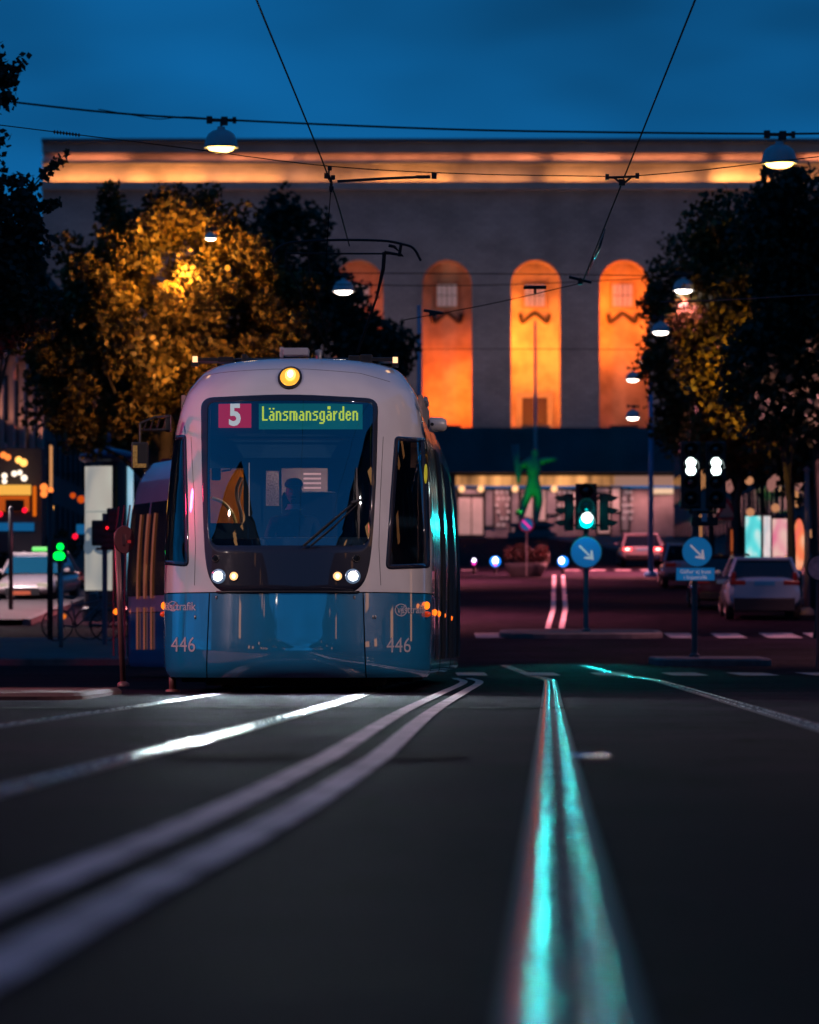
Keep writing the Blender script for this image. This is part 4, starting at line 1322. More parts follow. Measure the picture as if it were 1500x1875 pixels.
for x0, x1, y0, y1, m_ in ((840, 863, 910, 978, M_SHOPW), (865, 885, 910, 978, M_SHOPW), (842, 884, 894, 903, M_SHOPD), (890, 903, 896, 962, M_SHOPD), (938, 950, 896, 975, M_SHOPD), (957, 976, 905, 950, M_SHOPW), (984, 1000, 896, 952, M_SHOPW), (1002, 1020, 896, 940, M_SHOPD), (1048, 1056, 900, 925, M_SHOPW), (1086, 1117, 892, 900, M_SHOPD), (1097, 1118, 912, 975, M_SHOPW), (1123, 1137, 893, 935, M_SHOPW), (1141, 1152, 895, 970, M_SHOPD)):
    a, b = hl(x0, y1), hl(x1, y0)
    fr_ = MB().box(((a.x + b.x) / 2, 1.93, (a.z + b.z) / 2), (b.x - a.x + .35, .2, b.z - a.z + .35)).build('window_frame', M_DARK, hall)
    MB().box(((a.x + b.x) / 2, 1.84, (a.z + b.z) / 2), (b.x - a.x, .06, b.z - a.z)).build('window', m_, fr_)
# lamps studding the dark lattice piers, and blue plinth
la = MB(); rng = random.Random(3)
for (xa, xb) in ((906, 934), (1020, 1050), (1140, 1160)):
    for r_ in range(6):
        for q in range(3):
            if rng.random() < .75:
                p_ = hl(xa + (xb - xa) * (q + .5 + .3 * (r_ % 2)) / 3, 900 + r_ * 12)
                la.box((p_.x, 1.8, p_.z), (.22, .1, .22))
la.build('lattice_panes', mat('lattice_pane', (.3, .25, .25), .4, emit=(.8, .55, .55), es=.35), hall)
for px, es_ in ((846, 1), (881, 1), (944, 1), (1016, 1)):
    p_ = hl(px, 894); MB().ico((p_.x, 1.5, p_.z), .3, 2).build('wall_lamp', emat('wall_lamp_glow', (1, .5, .22), 1.6), hall)

# flagpole and the tall posts
def pole(name, label, cat, px, y0, y1, d, r_, m, group=None):
    base = wp(px, y1, d); base.z = gz(d)
    t_ = (mz_(y0, d)) - gz(d)
    o = MB().tube([(0, 0, 0), (0, 0, t_)], [r_, r_ * .7], 10).lathe([(r_ * 2.2, 0), (r_ * 2.2, .12), (r_, .2)], n=10).lathe([(0, t_ + r_), (r_ * 1.3, t_), (0, t_ - r_)], n=10).build(name, m, smooth=True)
    o.location = base
    return tag(o, label, cat, group)
pole('flagpole', 'pinkish flagpole standing before the middle arch', 'flagpole', 980.5, 590, 980, 396, .17, mat('pole_pink', (.40, .28, .32), .5))
pole('mast', 'pale blue mast left of the first fully visible arch', 'mast', 767, 562, 900, 210, .10, mat('pole_blue', (.13, .30, .42), .5))
pole('mast', 'blue mast under the row of hanging lamps', 'mast', 1192, 700, 864, 170, .11, mat('pole_blue2', (.03, .25, .45), .5))
pole('mast', 'thin brown mast at the right among the trunks', 'mast', 1478, 860, 1060, 120, .09, mat('pole_pink2', (.25, .16, .17), .5))

# ---------------------------------------------------------------- statue in the square (a plain standing figure)
def statue():
    d = 372.0; s_ = F / d; fat = 1.3
    z0 = gz(d)
    root = thing('statue', 'large bronze figure with outstretched arm lit bright green before the museum', 'statue', (mx_(975, d), d, z0))
    def q(px, py, y=0): return Vector(((px - 975) / s_, y, (HY - py) / s_ + CH - z0))
    J = [(q(977, 893), .55), (q(976, 877), .50), (q(977, 860), .66), (q(977, 845), .62), (q(979, 836), .28), (q(980, 830), .30), (q(980.5, 821), .36),
         (q(988, 846), .34), (q(1000, 843, -.3), .25), (q(1012, 841, -.6), .19), (q(1020, 841, -.7), .12),
         (q(964, 848), .36), (q(951, 856), .27), (q(949, 870, -.5), .22), (q(949, 884, -.6), .16),
         (q(970, 900), .44), (q(962, 918), .38), (q(957, 938), .27), (q(954, 956), .20), (q(952, 958, -.6), .14),
         (q(985, 900), .44), (q(988, 918), .37), (q(984, 938), .27), (q(982, 956), .20), (q(982, 958, -.6), .14)]
    E = [(0, 1), (1, 2), (2, 3), (3, 4), (4, 5), (5, 6), (3, 7), (7, 8), (8, 9), (9, 10), (3, 11), (11, 12), (12, 13), (13, 14), (0, 15), (15, 16), (16, 17), (17, 18), (18, 19), (0, 20), (20, 21), (21, 22), (22, 23), (23, 24)]
    me = bpy.data.meshes.new('figure'); me.from_pydata([tuple(j[0]) for j in J], E, [])
    o = bpy.data.objects.new('figure', me); COL.objects.link(o); o.parent = root
    o.modifiers.new('skin', 'SKIN')
    for i, v in enumerate(me.skin_vertices[0].data): v.radius = (J[i][1] * fat, J[i][1] * fat * .75); v.use_root = (i == 0)
    ss = o.modifiers.new('sub', 'SUBSURF'); ss.levels = 2; ss.render_levels = 2
    dg = bpy.context.evaluated_depsgraph_get()
    me2 = bpy.data.meshes.new_from_object(o.evaluated_get(dg)); o.modifiers.clear(); o.data = me2
    me2.materials.append(mat('green_bronze', (.10, .22, .14), .5, var=.3, vscale=1.5))
    me2.polygons.foreach_set('use_smooth', [True] * len(me2.polygons))
    MB().tube([q(943, 815, -.6), q(946, 850, -.6), q(949, 886, -.6)], [.34, .22, .12], 7).build('held_object', mat('blue_bronze', (.08, .16, .18), .5), root)
    zt_ = q(0, 958).z
    MB().lathe([(2.0, 0), (2.0, .4), (1.5, .5), (1.4, zt_ - .35), (1.8, zt_ - .3), (1.8, zt_ - .02), (0, zt_ - .02)], n=24).build('pedestal', M_DKSTONE, root)
    fb = MB().box((-1.2, -4.0, 1.9), (.5, .3, .4)).build('floodlight', M_BLKMET, root)
    lamp('SPOT', 'green_floodlight', (-1.2, -4.8, 2.0), 450, (.03, 1, .12), root, size=.2, target=q(978, 880), angle=55, blend=.6)
    return root
statue()

# ---------------------------------------------------------------- trees
def leaf_mat(name, a_, b_):
    m = bpy.data.materials.new(name); m.use_nodes = True; n = m.node_tree; b = n.nodes['Principled BSDF']
    g = n.nodes.new('ShaderNodeNewGeometry'); t = n.nodes.new('ShaderNodeValToRGB')
    t.color_ramp.elements[0].color = (*a_, 1); t.color_ramp.elements[1].color = (*b_, 1)
    tc = n.nodes.new('ShaderNodeTexCoord'); nz_ = n.nodes.new('ShaderNodeTexNoise'); nz_.inputs['Scale'].default_value = 1.3; nz_.inputs['Detail'].default_value = 3
    n.links.new(tc.outputs['Object'], nz_.inputs['Vector'])
    ma = n.nodes.new('ShaderNodeMath'); ma.operation = 'MULTIPLY_ADD'; ma.inputs[1].default_value = .45
    mb2 = n.nodes.new('ShaderNodeMapRange'); mb2.inputs['From Min'].default_value = .4; mb2.inputs['From Max'].default_value = .62; mb2.inputs['To Min'].default_value = -.15; mb2.inputs['To Max'].default_value = .6
    n.links.new(nz_.outputs[0], mb2.inputs['Value']); n.links.new(g.outputs['Random Per Island'], ma.inputs[0]); n.links.new(mb2.outputs[0], ma.inputs[2])
    n.links.new(ma.outputs[0], t.inputs[0]); n.links.new(t.outputs[0], b.inputs['Base Color'])
    b.inputs['Roughness'].default_value = .6
    tl_ = n.nodes.new('ShaderNodeBsdfTranslucent'); n.links.new(t.outputs[0], tl_.inputs[0])
    ms = n.nodes.new('ShaderNodeMixShader'); ms.inputs[0].default_value = .3
    n.links.new(b.outputs[0], ms.inputs[1]); n.links.new(tl_.outputs[0], ms.inputs[2]); n.links.new(ms.outputs[0], n.nodes['Material Output'].inputs[0])
    return m
M_LEAF = leaf_mat('autumn_leaf', (.022, .018, .006), (.16, .11, .022))
M_LEAFD = leaf_mat('dark_leaf', (.012, .020, .010), (.035, .042, .018))
M_LEAFB = leaf_mat('twilight_leaf', (.015, .03, .02), (.05, .06, .03))
M_BARK = mat('bark', (.035, .028, .024), .9, bump=.8, bscale=8, var=.3)
def leaves_mesh(name, centers_, n, size, seed, m, aspect=1.0):
    """many leaf-sized faces scattered in clumps; centers_ = (x, y, z, radius, weight)"""
    rg = np.random.default_rng(seed)
    C = np.array(centers_, float)
    wgt = C[:, 4] / C[:, 4].sum()
    idx = rg.choice(len(C), n, p=wgt)
    off = rg.normal(size=(n, 3)); off /= np.linalg.norm(off, axis=1)[:, None]
    rad = C[idx, 3] * rg.uniform(.15, 1.0, n) ** .6
    P = C[idx, :3] + off * rad[:, None]
    u = rg.normal(size=(n, 3)); u /= np.linalg.norm(u, axis=1)[:, None]
    v = rg.normal(size=(n, 3)); v -= (v * u).sum(1)[:, None] * u; v /= np.linalg.norm(v, axis=1)[:, None]
    wv = np.cross(u, v)
    s_ = size * rg.uniform(.6, 1.3, n)[:, None]
    q = np.stack([P - u * s_ * .5, P - v * s_ * .36 * aspect + wv * s_ * .08, P + u * s_ * .5, P + v * s_ * .36 * aspect + wv * s_ * .08], 1).reshape(-1, 3)
    me = bpy.data.meshes.new(name)
    me.vertices.add(4 * n); me.vertices.foreach_set('co', q.astype(np.float32).ravel())
    me.loops.add(4 * n); me.loops.foreach_set('vertex_index', np.arange(4 * n, dtype=np.int32))
    me.polygons.add(n); me.polygons.foreach_set('loop_start', np.arange(0, 4 * n, 4, dtype=np.int32)); me.polygons.foreach_set('loop_total', np.full(n, 4, dtype=np.int32))
    me.update(calc_edges=True)
    me.materials.append(m)
    return me
def tree(label, base, blobs, n, size, seed, m, trunk_r=.28, clump=.55, nclump=130, group=None, name='tree', fork=None):
    """blobs: (x, y, z, rx, ry, rz) ellipsoids relative to the base"""
    rg = random.Random(seed)
    root = thing(name, label, 'tree', base, 0, group)
    cl = []
    vol = [b_[3] * b_[4] * b_[5] for b_ in blobs]
    for k in range(nclump):
        b_ = rg.choices(blobs, vol)[0]
        while True:
            p = Vector((rg.gauss(0, 1), rg.gauss(0, 1), rg.gauss(0, 1))).normalized()
            rr = rg.uniform(.35, 1.0) ** .5
            if rr > .4: break
        cl.append((b_[0] + p.x * b_[3] * rr, b_[1] + p.y * b_[4] * rr, b_[2] + p.z * b_[5] * rr, clump * rg.uniform(.6, 1.35), rg.uniform(.5, 1.3)))
    me = leaves_mesh('crown', cl, n, size, seed, m)
    o = bpy.data.objects.new('crown', me); COL.objects.link(o); o.parent = root
    cx = sum(b_[0] * v_ for b_, v_ in zip(blobs, vol)) / sum(vol); cz = sum(b_[2] * v_ for b_, v_ in zip(blobs, vol)) / sum(vol)
    zf = fork or min(b_[2] - b_[5] for b_ in blobs) + .6
    zf = max(zf, 1.5)
    tm = MB(); tm.tube([(0, 0, -.1), (.03, 0, .4), (.05, .03, zf * .6), (.0, 0, zf), (cx * .4, 0, (zf + cz) / 2), (cx, 0, cz + .5)], [trunk_r * 1.35, trunk_r, trunk_r * .85, trunk_r * .75, trunk_r * .5, trunk_r * .15], 10)
    for k in range(9):
        c_ = cl[(k * 13) % len(cl)]
        s0 = Vector((cx * .3 * (k / 9), 0, zf + (cz - zf) * .6 * k / 9))
        e0 = Vector(c_[:3])
        md = s0.lerp(e0, .5) + Vector((rg.uniform(-.2, .2), rg.uniform(-.2, .2), .25))
        tm.tube([s0, md, e0], [trunk_r * .35, trunk_r * .2, .02], 6)
    tm.build('trunk', M_BARK, root, smooth=True)
    return root
def tb(px, d): return Vector(((px - 750) * d / F, d, gz(d)))
def bl(px, py, rx, ry, d, base, depth=None):
    s_ = F / d
    return ((px - 750) / s_ - base.x, 0, CH - (py - HY) / s_ - base.z, rx / s_, (depth or rx / s_ * .8), ry / s_)
# big yellow lit lime behind the tram
d = 106; b0 = tb(300, d)
tree('broad lime tree glowing yellow in lamp light behind the tram', b0, [bl(325, 560, 205, 200, d, b0), bl(190, 640, 150, 180, d, b0), bl(440, 620, 150, 200, d, b0), bl(400, 395, 55, 65, d, b0), bl(265, 400, 85, 75, d, b0), bl(130, 560, 70, 110, d, b0)], 52000, .155, 11, M_LEAF, .3, .42, 320, fork=2.6)
d = 150; b0 = tb(600, d)
tree('dark tree right of the yellow lime under the pantograph', b0, [bl(520, 520, 90, 150, d, b0), bl(600, 660, 130, 150, d, b0), bl(680, 690, 65, 110, d, b0), bl(480, 420, 50, 50, d, b0)], 20000, .24, 12, M_LEAFD, .2, .7, 170, fork=2.5)
# near trees on the left edge
d = 62; b0 = tb(-140, d)
tree('near tree at the left edge, its twigs hanging against the blue sky', b0, [bl(-90, 330, 90, 110, d, b0), bl(-60, 520, 130, 120, d, b0), bl(-45, 585, 105, 65, d, b0), bl(20, 400, 40, 60, d, b0, .5), bl(-20, 140, 40, 40, d, b0), bl(60, 560, 60, 50, d, b0)], 17000, .12, 13, M_LEAFB, .28, .26, 260, fork=3)
def twig(px_pts, d, n, seed, label):
    pts = [wp(x, y, d) for x, y in px_pts]
    return pts
# twigs belonging to that tree: short sprays of leaves along branches
root_t = bpy.data.objects['tree.002'] if 'tree.002' in bpy.data.objects else None
sprays = [[(-60, 420), (40, 360), (80, 320), (118, 285)], [(-60, 190), (-10, 160), (20, 135), (45, 108)], [(-60, 350), (10, 330), (50, 330)], [(-40, 400), (60, 385), (110, 372)], [(-50, 450), (50, 430), (75, 425)], [(-60, 180), (-5, 185), (12, 178)]]
if root_t:
    for q_, sp in enumerate(sprays):
        cl = []
        P = smooth_pts([wp(x, y, d) - root_t.location for x, y in sp], 5)
        tw = MB().tube(P, [.02 - .017 * i / (len(P) - 1) for i in range(len(P))], 5).build('twig', M_BARK, root_t)
        for i, p in enumerate(P):
            cl.append((p.x, p.y, p.z, .10 if i > len(P) * .4 else .16, 1.0))
        o = bpy.data.objects.new('spray', leaves_mesh('spray', cl, 110, .12, 21 + q_, M_LEAFB)); COL.objects.link(o); o.parent = tw
# dark trees of the left pavement, mid height
for i, (px, d, top, wpx, lb) in enumerate(((-30, 135, 440, 100, 'dark avenue tree over the lit pilasters at the left edge'), (190, 150, 640, 120, 'dark avenue tree behind the poster column'), (330, 170, 600, 130, 'dark avenue tree hidden behind the tram roof'))):
    b0 = tb(px, d)
    tree(lb, b0, [bl(px, top + 90, wpx, 90, d, b0)], 9000, .24, 30 + i, M_LEAF if i else M_LEAFD, .25, .7, 80, fork=3.2)
# right-hand mass of trees
R_T = [(1447, 118, [(1330, 560, 110, 150), (1440, 500, 120, 160), (1400, 640, 140, 150), (1290, 500, 50, 60), (1315, 425, 50, 55)], M_LEAF, 'big dark tree over the parked cars at the right'),
       (1500, 104, [(1470, 440, 100, 120), (1500, 600, 110, 200), (1430, 680, 110, 110)], M_LEAFD, 'tall black tree rising at the right edge'),
       (1300, 150, [(1270, 660, 85, 130), (1300, 760, 90, 80), (1235, 545, 55, 75), (1262, 470, 45, 55), (1215, 720, 40, 90)], M_LEAF, 'autumn tree beside the hanging lamps'),
       (1350, 128, [(1370, 720, 100, 90), (1440, 780, 90, 60), (1340, 800, 80, 50)], M_LEAF, 'olive tree with one yellow lit flank above the traffic signals')]
for i, (px, d, bb, m_, lb) in enumerate(R_T):
    b0 = tb(px, d)
    tree(lb, b0, [bl(x, y, rx, ry, d, b0) for x, y, rx, ry in bb], 22000 if i < 2 else 13000, .2, 40 + i, m_, .12, .6, 200, fork=2.9)
for i, (px, d) in enumerate(((1345, 139), (1396, 152), (1447, 138), (1490, 126))):
    b0 = tb(px, d)
    tree(['slim trunked avenue tree left of the cyan advertising panel', 'avenue tree between the cyan and the pink advertising panels', 'avenue tree right of the pink advertising panel', 'avenue tree beyond the orange oval panel'][i], b0, [bl(px, 800, 70, 75, d, b0)], 5000, .24, 60 + i, M_LEAFD, .11, .7, 50, 'avenue trees on the right pavement', fork=2.8)
for i, (x, y) in enumerate(((-11, -22), (12, -20), (-10.5, -48), (13, -50))):
    pass

# ---------------------------------------------------------------- hanging lamps on their span wires
M_LGLOW = emat('lamp_glow_warm', (1, .58, .14), 9)
M_LWHITE = emat('lamp_glow_white', (1, .84, .70), 16)
def hanging_lamp(px, py, dia, d, label, warm=False, power=300, tilt=0):
    s_ = F / d
    r_ = dia / s_ / 2
    p = wp(px, py, d)
    root = thing('hanging_lamp', label, 'street lamp', p, 0, 'street lamps hung over the avenue')
    H = r_ * .98
    MB().lathe([(r_, -H * .55), (r_ * .99, -H * .40), (r_ * .93, -H * .05), (r_ * .78, H * .25), (r_ * .5, H * .45), (r_ * .25, H * .52), (r_ * .22, H * .7), (0, H * .72)], n=28).build('shade', M_SHADE, root, smooth=True)
    MB().lathe([(r_ * 1.04, -H * .60), (r_ * 1.05, -H * .5), (r_ * .99, -H * .48)], n=28).build('rim', M_GALV, root, smooth=True)
    MB().lathe([(0, -H * .88), (r_ * .45, -H * .84), (r_ * .72, -H * .72), (r_ * .86, -H * .5)], n=24).build('diffuser', M_LGLOW if warm else M_LWHITE, root, smooth=True)
    br = MB().tube([(0, 0, H * .6), (0, 0, H * 1.1)], .02, 6).box((0, 0, H * 1.1), (r_ * 1.7, .05, .05)).box((-r_ * .7, 0, H * 1.12), (r_ * .35, .09, .12), bev=.01).box((r_ * .2, 0, H * 1.05), (r_ * .4, .09, .14), bev=.01).box((r_ * .8, 0, H * 1.1), (.06, .08, .1))
    br.build('bracket', M_BLKMET, root)
    if power:
        lamp('SPOT', 'lamp_light', (0, 0, -H * 1.1), power, LAMPCOL if not warm else (1, .5, .18), root, size=r_ * .8, target=(0, 0, -10), angle=125, blend=.8)
    return root
LAMPS = [(405, 253, 61, 75, 'large hanging lamp glowing yellow above the tram', True, 260), (1427, 281, 64, 73, 'hanging lamp glowing yellow at the upper right edge', True, 260),
         (629, 523, 38, 118, 'hanging lamp seen through the pantograph', False, 26000), (676, 606, 28, 160, 'small hanging lamp just above the tram roof', False, 46000),
         (1252, 521, 38, 117, 'hanging lamp against the dark right trees, topmost of them', False, 1300), (1210, 599, 33, 140, 'hanging lamp at the edge of the right trees, second from the top', False, 1900),
         (1184, 653, 24, 185, 'small half hidden hanging lamp between larger ones', False, 8000), (1159, 688, 26, 176, 'hanging lamp in front of the right arch', False, 46000),
         (1159, 758, 26, 172, 'lowest hanging lamp below the right arch', False, 8000), (133, 577, 20, 150, 'faint hanging lamp among the left leaves', False, 300),
         (386, 431, 22, 101, 'white lamp shining in the crown of the yellow tree', False, 0)]
for l_ in LAMPS: hanging_lamp(*l_[:5], warm=l_[5], power=l_[6])
# light of the lamp in the tree falls on the leaves round it
tl_ = bpy.data.objects['hanging_lamp.010']
lamp('SPOT', 'tree_lamp_light', (-.75, 2.65, -.5), 1100, (1, .39, .045), tl_, size=.12, target=(Vector((-.75, 2.65, -.5)) + Vector((0, 5, .4))), angle=168, blend=.3)
lamp('SPOT', 'tree_lamp_light', (-1.0, 2.2, -2.7), 420, (1, .40, .08), tl_, size=.15, target=(Vector((-1.0, 2.2, -2.7)) + Vector((0, 5, .4))), angle=168, blend=.3)
ob = thing('hanging_lamp', 'lamp hidden in the right foliage lighting it yellow', 'street lamp', wp(1352, 690, 115.6), 0, 'street lamps hung over the avenue')
MB().lathe([(.2, -.1), (.18, .05), (.08, .12), (0, .13)], n=16).build('shade', M_SHADE, ob, smooth=True)
lamp('SPOT', 'tree_lamp_light', (.0, .4, -.3), 380, (1, .50, .04), ob, size=.1, target=(Vector((.0, .4, -.3)) + Vector((0, 5, .4))), angle=168, blend=.3)

def wire(pts, r_, label, m=None, cat='wire', group='overhead wires', sm=True):
    P = [wp(*p) for p in pts]
    if sm and len(P) > 2: P = smooth_pts(P, 6)
    o = MB().tube(P, r_, 6).build('overhead_wire', m or M_WIRE, smooth=True)
    return tag(o, label, cat, group)
M_WPINK = mat('wire_copper', (.25, .10, .09), .4, metal=.8)
wire([(-60, 176, 75), (0, 184, 75), (200, 206, 75), (405, 219, 75), (800, 236, 74), (1100, 242, 73.5), (1427, 245, 73), (1560, 243, 73)], .018, 'thick span wire carrying the two near hanging lamps')
wire([(180, 200, 75), (250, 212, 75), (290, 218, 75), (340, 214, 75), (405, 219, 75)], .008, 'loose cable drooping under the thick span wire')
wire([(-60, 222, 50), (0, 229, 50), (330, 270, 50), (600, 304, 50), (850, 318, 50), (1110, 323, 50)], .006, 'thin cross wire from the left edge to the right wire clamp')
wire([(1165, 322, 50), (1280, 312, 50), (1400, 298, 50), (1560, 280, 50)], .006, 'thin cross wire from the right wire clamp to the right edge')
wire([(464, -20, 35.5), (470, 0, 36), (604, 330, 50), (640, 450, 60)], .0085, 'left contact wire coming down towards the pantograph')
wire([(1280, -20, 35.5), (1273, 0, 36), (1143, 325, 50), (1066, 519, 64)], .0085, 'right contact wire running down to the far clamp')
wire([(606, 345, 50), (600, 430, 50.5), (596, 500, 51)], .005, 'thin hanging wire between the clamp and the pantograph')
wire([(740, 586, 64), (900, 556, 64), (1062, 519, 64)], .007, 'far cross wire slanting over the orange arches')
wire([(1210, 553, 60), (1350, 548, 60), (1560, 536, 60)], .010, 'reddish wire before the dark right trees', M_WPINK)
wire([(620, 500, 110), (1000, 502, 110), (1250, 506, 112)], .012, 'faint far wire above the arches, higher one')
wire([(560, 520, 117), (900, 522, 117), (1380, 500, 117)], .012, 'faint far wire carrying the second pair of lamps')
wire([(640, 640, 170), (900, 639, 170), (1200, 640, 170)], .012, 'faint far wire crossing the arches at half height')
wire([(350, 570, 90), (400, 567, 90), (460, 572, 90)], .014, 'short pale wire before the yellow tree')
def clamp(label, parts):
    m = MB()
    for p in parts:
        if p[0] == 't': m.tube([wp(*q) for q in p[1]], p[2], 7)
        else: m.box(wp(*p[1]), p[2], bev=.004)
    return tag(m.build('wire_clamp', M_BLKMET, smooth=False), label, 'wire clamp', 'wire clamps')
clamp('clamp joining wires above the tram roof', [('t', [(600, 318, 50), (607, 334, 50), (606, 352, 50)], .018), ('b', (598, 322, 50), (.05, .04, .06)), ('b', (604, 308, 50), (.045, .04, .05)), ('b', (610, 325, 50), (.045, .04, .05)), ('t', [(603, 304, 50), (602, 330, 50)], .01), ('b', (607, 345, 50), (.05, .04, .045))])
clamp('long bar clamp on the right contact wire', [('t', [(1112, 325, 50), (1167, 323, 50)], .014), ('b', (1112, 324, 50), (.04, .05, .06)), ('b', (1167, 322, 50), (.04, .05, .06)), ('t', [(1125, 325, 50), (1140, 338, 50), (1155, 325, 50)], .014), ('b', (1139, 334, 50), (.07, .04, .07))])
clamp('clamp where wires meet beside the middle arch', [('t', [(1042, 507, 64), (1083, 517, 64)], .022), ('t', [(1062, 509, 64), (1062, 521, 64)], .03)])
clamp('dark clamp before the window of the middle arch', [('t', [(959, 526, 64), (1000, 526, 64)], .026), ('t', [(980, 526, 64), (980, 537, 64)], .022)])
clamp('small clamp before the first full arch', [('t', [(776, 568, 64), (812, 574, 64)], .022), ('b', (792, 574, 64), (.09, .05, .07))])
o = clamp('long tensioning arm running right from the clamp over the tram', [('t', [(618, 332, 50), (700, 327, 50), (770, 324, 50)], .016), ('b', (775, 324, 50), (.16, .035, .035)), ('b', (795, 322, 50), (.055, .05, .065))])
sp = MB(); P = [(96, 241), (150, 248)]
for k in range(9): 
    q = wp(100 + k * 5.6, 241.5 + k * .72, 50); sp.lathe([(.008, -.012), (.026, 0), (.008, .012)], q, 10, (0, R(90), 0))
tag(sp.build('wire_insulator', M_WPINK), 'ribbed reddish insulator on the thin wire at upper left', 'insulator')
tag(MB().tube([wp(1108, 420, 57.3), wp(1097, 455, 59.5), wp(1091, 468, 60.3), wp(1074, 505, 63)], [.006, .02, .024, .006], 8).build('wire_insulator', mat('glass_insulator', (.3, .5, .5), .12, metal=.9), smooth=True), 'spindle shaped splice gleaming cyan on the right contact wire', 'insulator')
# ================================================================ signs, signals
CYAN = (.0, .80, .82)
def arrow_sign(px, py, dia, d, base_y, label, text=None, pole_r=.045, pole_m=None):
    s_ = F / d
    z0 = gz(d) + .12
    root = thing('arrow_sign', label, 'road sign', ((px - 750) / s_, d, z0))
    zc_ = CH - (py - HY) / s_ - z0
    r_ = dia / s_ / 2
    return root, zc_, r_, s_
def disc_y(mb, c, r_, t, n=32):
    return mb.lathe([(0, -t / 2), (r_, -t / 2), (r_, t / 2), (0, t / 2)], c, n, (R(90), 0, 0))
def draw_arrow(mb, c, r_, y):
    d_ = Vector((1, 0, -1)).normalized(); n_ = Vector((1, 0, 1)).normalized()
    def P(a, b): q = Vector(c) + d_ * a * r_ + n_ * b * r_; return (q.x, y, q.z)
    mb.add([P(-.62, -.065), P(.30, -.065), P(.30, .065), P(-.62, .065)], [(0, 1, 2, 3)])
    mb.add([P(.12, -.30), P(.20, -.38), P(.70, 0), P(.20, .38), P(.12, .30), P(.36, .0)], [(0, 1, 2, 5), (5, 2, 3, 4)])
def signal_head(mb_parent, c, wd, ht, label=None, lit=None, n=3, face=0.0, hood=.2, m_lit=None, double=False):
    """signal head facing the camera; lit = index of the lit lens"""
    ax = Vector((0, -1, 0))
    h = MB().box(c, (wd, .22, ht), bev=.02).build('housing', M_BLACK, mb_parent)
    MB().box((c[0], c[1] + .02, c[2]), (wd * 1.06, .02, ht * 1.03)).build('backplate', mat('backplate', (.03, .03, .032), .5), h)
    for k in range(n):
        z = c[2] + ht * (.5 - (k + .5) / n)
        rr = wd * .34
        m_ = m_lit if lit == k else M_DARKGLASS
        if lit == k and double:
            le = MB()
            for s_ in (-1, 1): le.lathe([(0, .012), (rr * .75, .0), (rr * .78, -.01)], (c[0], c[1] - .115, z + s_ * rr * .62), 20, (R(90), 0, 0))
        else:
            le = MB().lathe([(0, .012), (rr * .8, .006), (rr, -.01)], (c[0], c[1] - .115, z), 20, (R(90), 0, 0))
        le.build('lens', m_, h, smooth=True)
        v = MB(); vs = []
        nn = 14
        for i in range(nn + 1):
            a = R(-20 + 220 * i / nn)
            for yy, k2 in ((0, 1.12), (-hood, 1.2)):
                vs.append((c[0] + rr * k2 * math.cos(a), c[1] - .11 + yy, z + rr * k2 * math.sin(a)))
        v.add(vs, [(2 * i, 2 * i + 1, 2 * i + 3, 2 * i + 2) for i in range(nn)])
        v.build('visor', M_BLACK, h)
    return h

# left: keep-right sign under the green signal
d = 105.0; s_ = F / d; z0 = gz(d) + .12
sg = thing('traffic_signal', 'traffic signal shining green above a round blue arrow sign on the left island', 'traffic signal', ((1073 - 750) / s_, d, z0))
def L(px, py, y=0.0): return Vector(((px - 1073) / s_, y, CH - (py - HY) / s_ - z0))
MB().tube([(0, 0, -.1), (0, 0, L(0, 900).z)], .06, 12).lathe([(.11, 0), (.11, .05), (.06, .08)], n=12).build('post', mat('post_blue', (.06, .08, .11), .5), sg)
signal_head(sg, L(1073, 928, -.15), .46, 1.02, lit=2, m_lit=emat('signal_green', CYAN, 3.5), n=3)
c_ = L(1074.5, 948.5, -.285)
core = disc_y(MB(), c_, .118, .01, 24).build('lens_core', emat('signal_green_core', (.75, 1, .97), 7), sg)
# side heads turned away left and right
for sx_, px in ((-1, 1042), (1, 1106)):
    hd = MB(); c = L(px, 938, 0)
    hd.box(c, (.20, .30, .84), bev=.02)
    for k in range(3):
        zz = c.z + .84 * (.5 - (k + .5) / 3)
        hd.add([(c.x + sx_ * .08, -.13, zz + .12), (c.x + sx_ * .34, -.13, zz + .06), (c.x + sx_ * .34, .13, zz + .06), (c.x + sx_ * .08, .13, zz + .12),
                (c.x + sx_ * .08, -.13, zz - .02), (c.x + sx_ * .20, -.13, zz - .03), (c.x + sx_ * .20, .13, zz - .03), (c.x + sx_ * .08, .13, zz - .02)],
               [(0, 1, 2, 3), (0, 1, 5, 4), (3, 2, 6, 7)])
    hd.bar((0, 0, c.z + .3), (c.x, 0, c.z + .3), .05).bar((0, 0, c.z - .3), (c.x, 0, c.z - .3), .05)
    hd.build('side_head', M_BLACK, sg)
lamp('SPOT', 'green_light', L(1074.5, 948.5, -.5), 1150, CYAN, sg, size=.16, target=Vector((-3.3, -66, -1.2)), angle=15, blend=.35)
lamp('POINT', 'green_glow', L(1074.5, 948.5, -.62), 16, CYAN, sg, size=.1)
asn = thing('arrow_sign', 'round blue keep-right arrow sign on the post of the green signal', 'road sign', tuple(sg.location))
ra = .5 * 57 / s_
disc_y(MB(), L(1073, 1011.5, -.10), ra, .012).build('rim', mat('sign_rim', (.45, .5, .55), .4), asn)
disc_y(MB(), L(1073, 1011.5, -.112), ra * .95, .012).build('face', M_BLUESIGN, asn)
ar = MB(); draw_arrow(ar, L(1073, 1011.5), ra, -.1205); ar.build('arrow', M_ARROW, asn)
MB().box(L(1073, 1011.5, -.08), (.2, .05, .06)).build('clamp', M_GALV, asn)

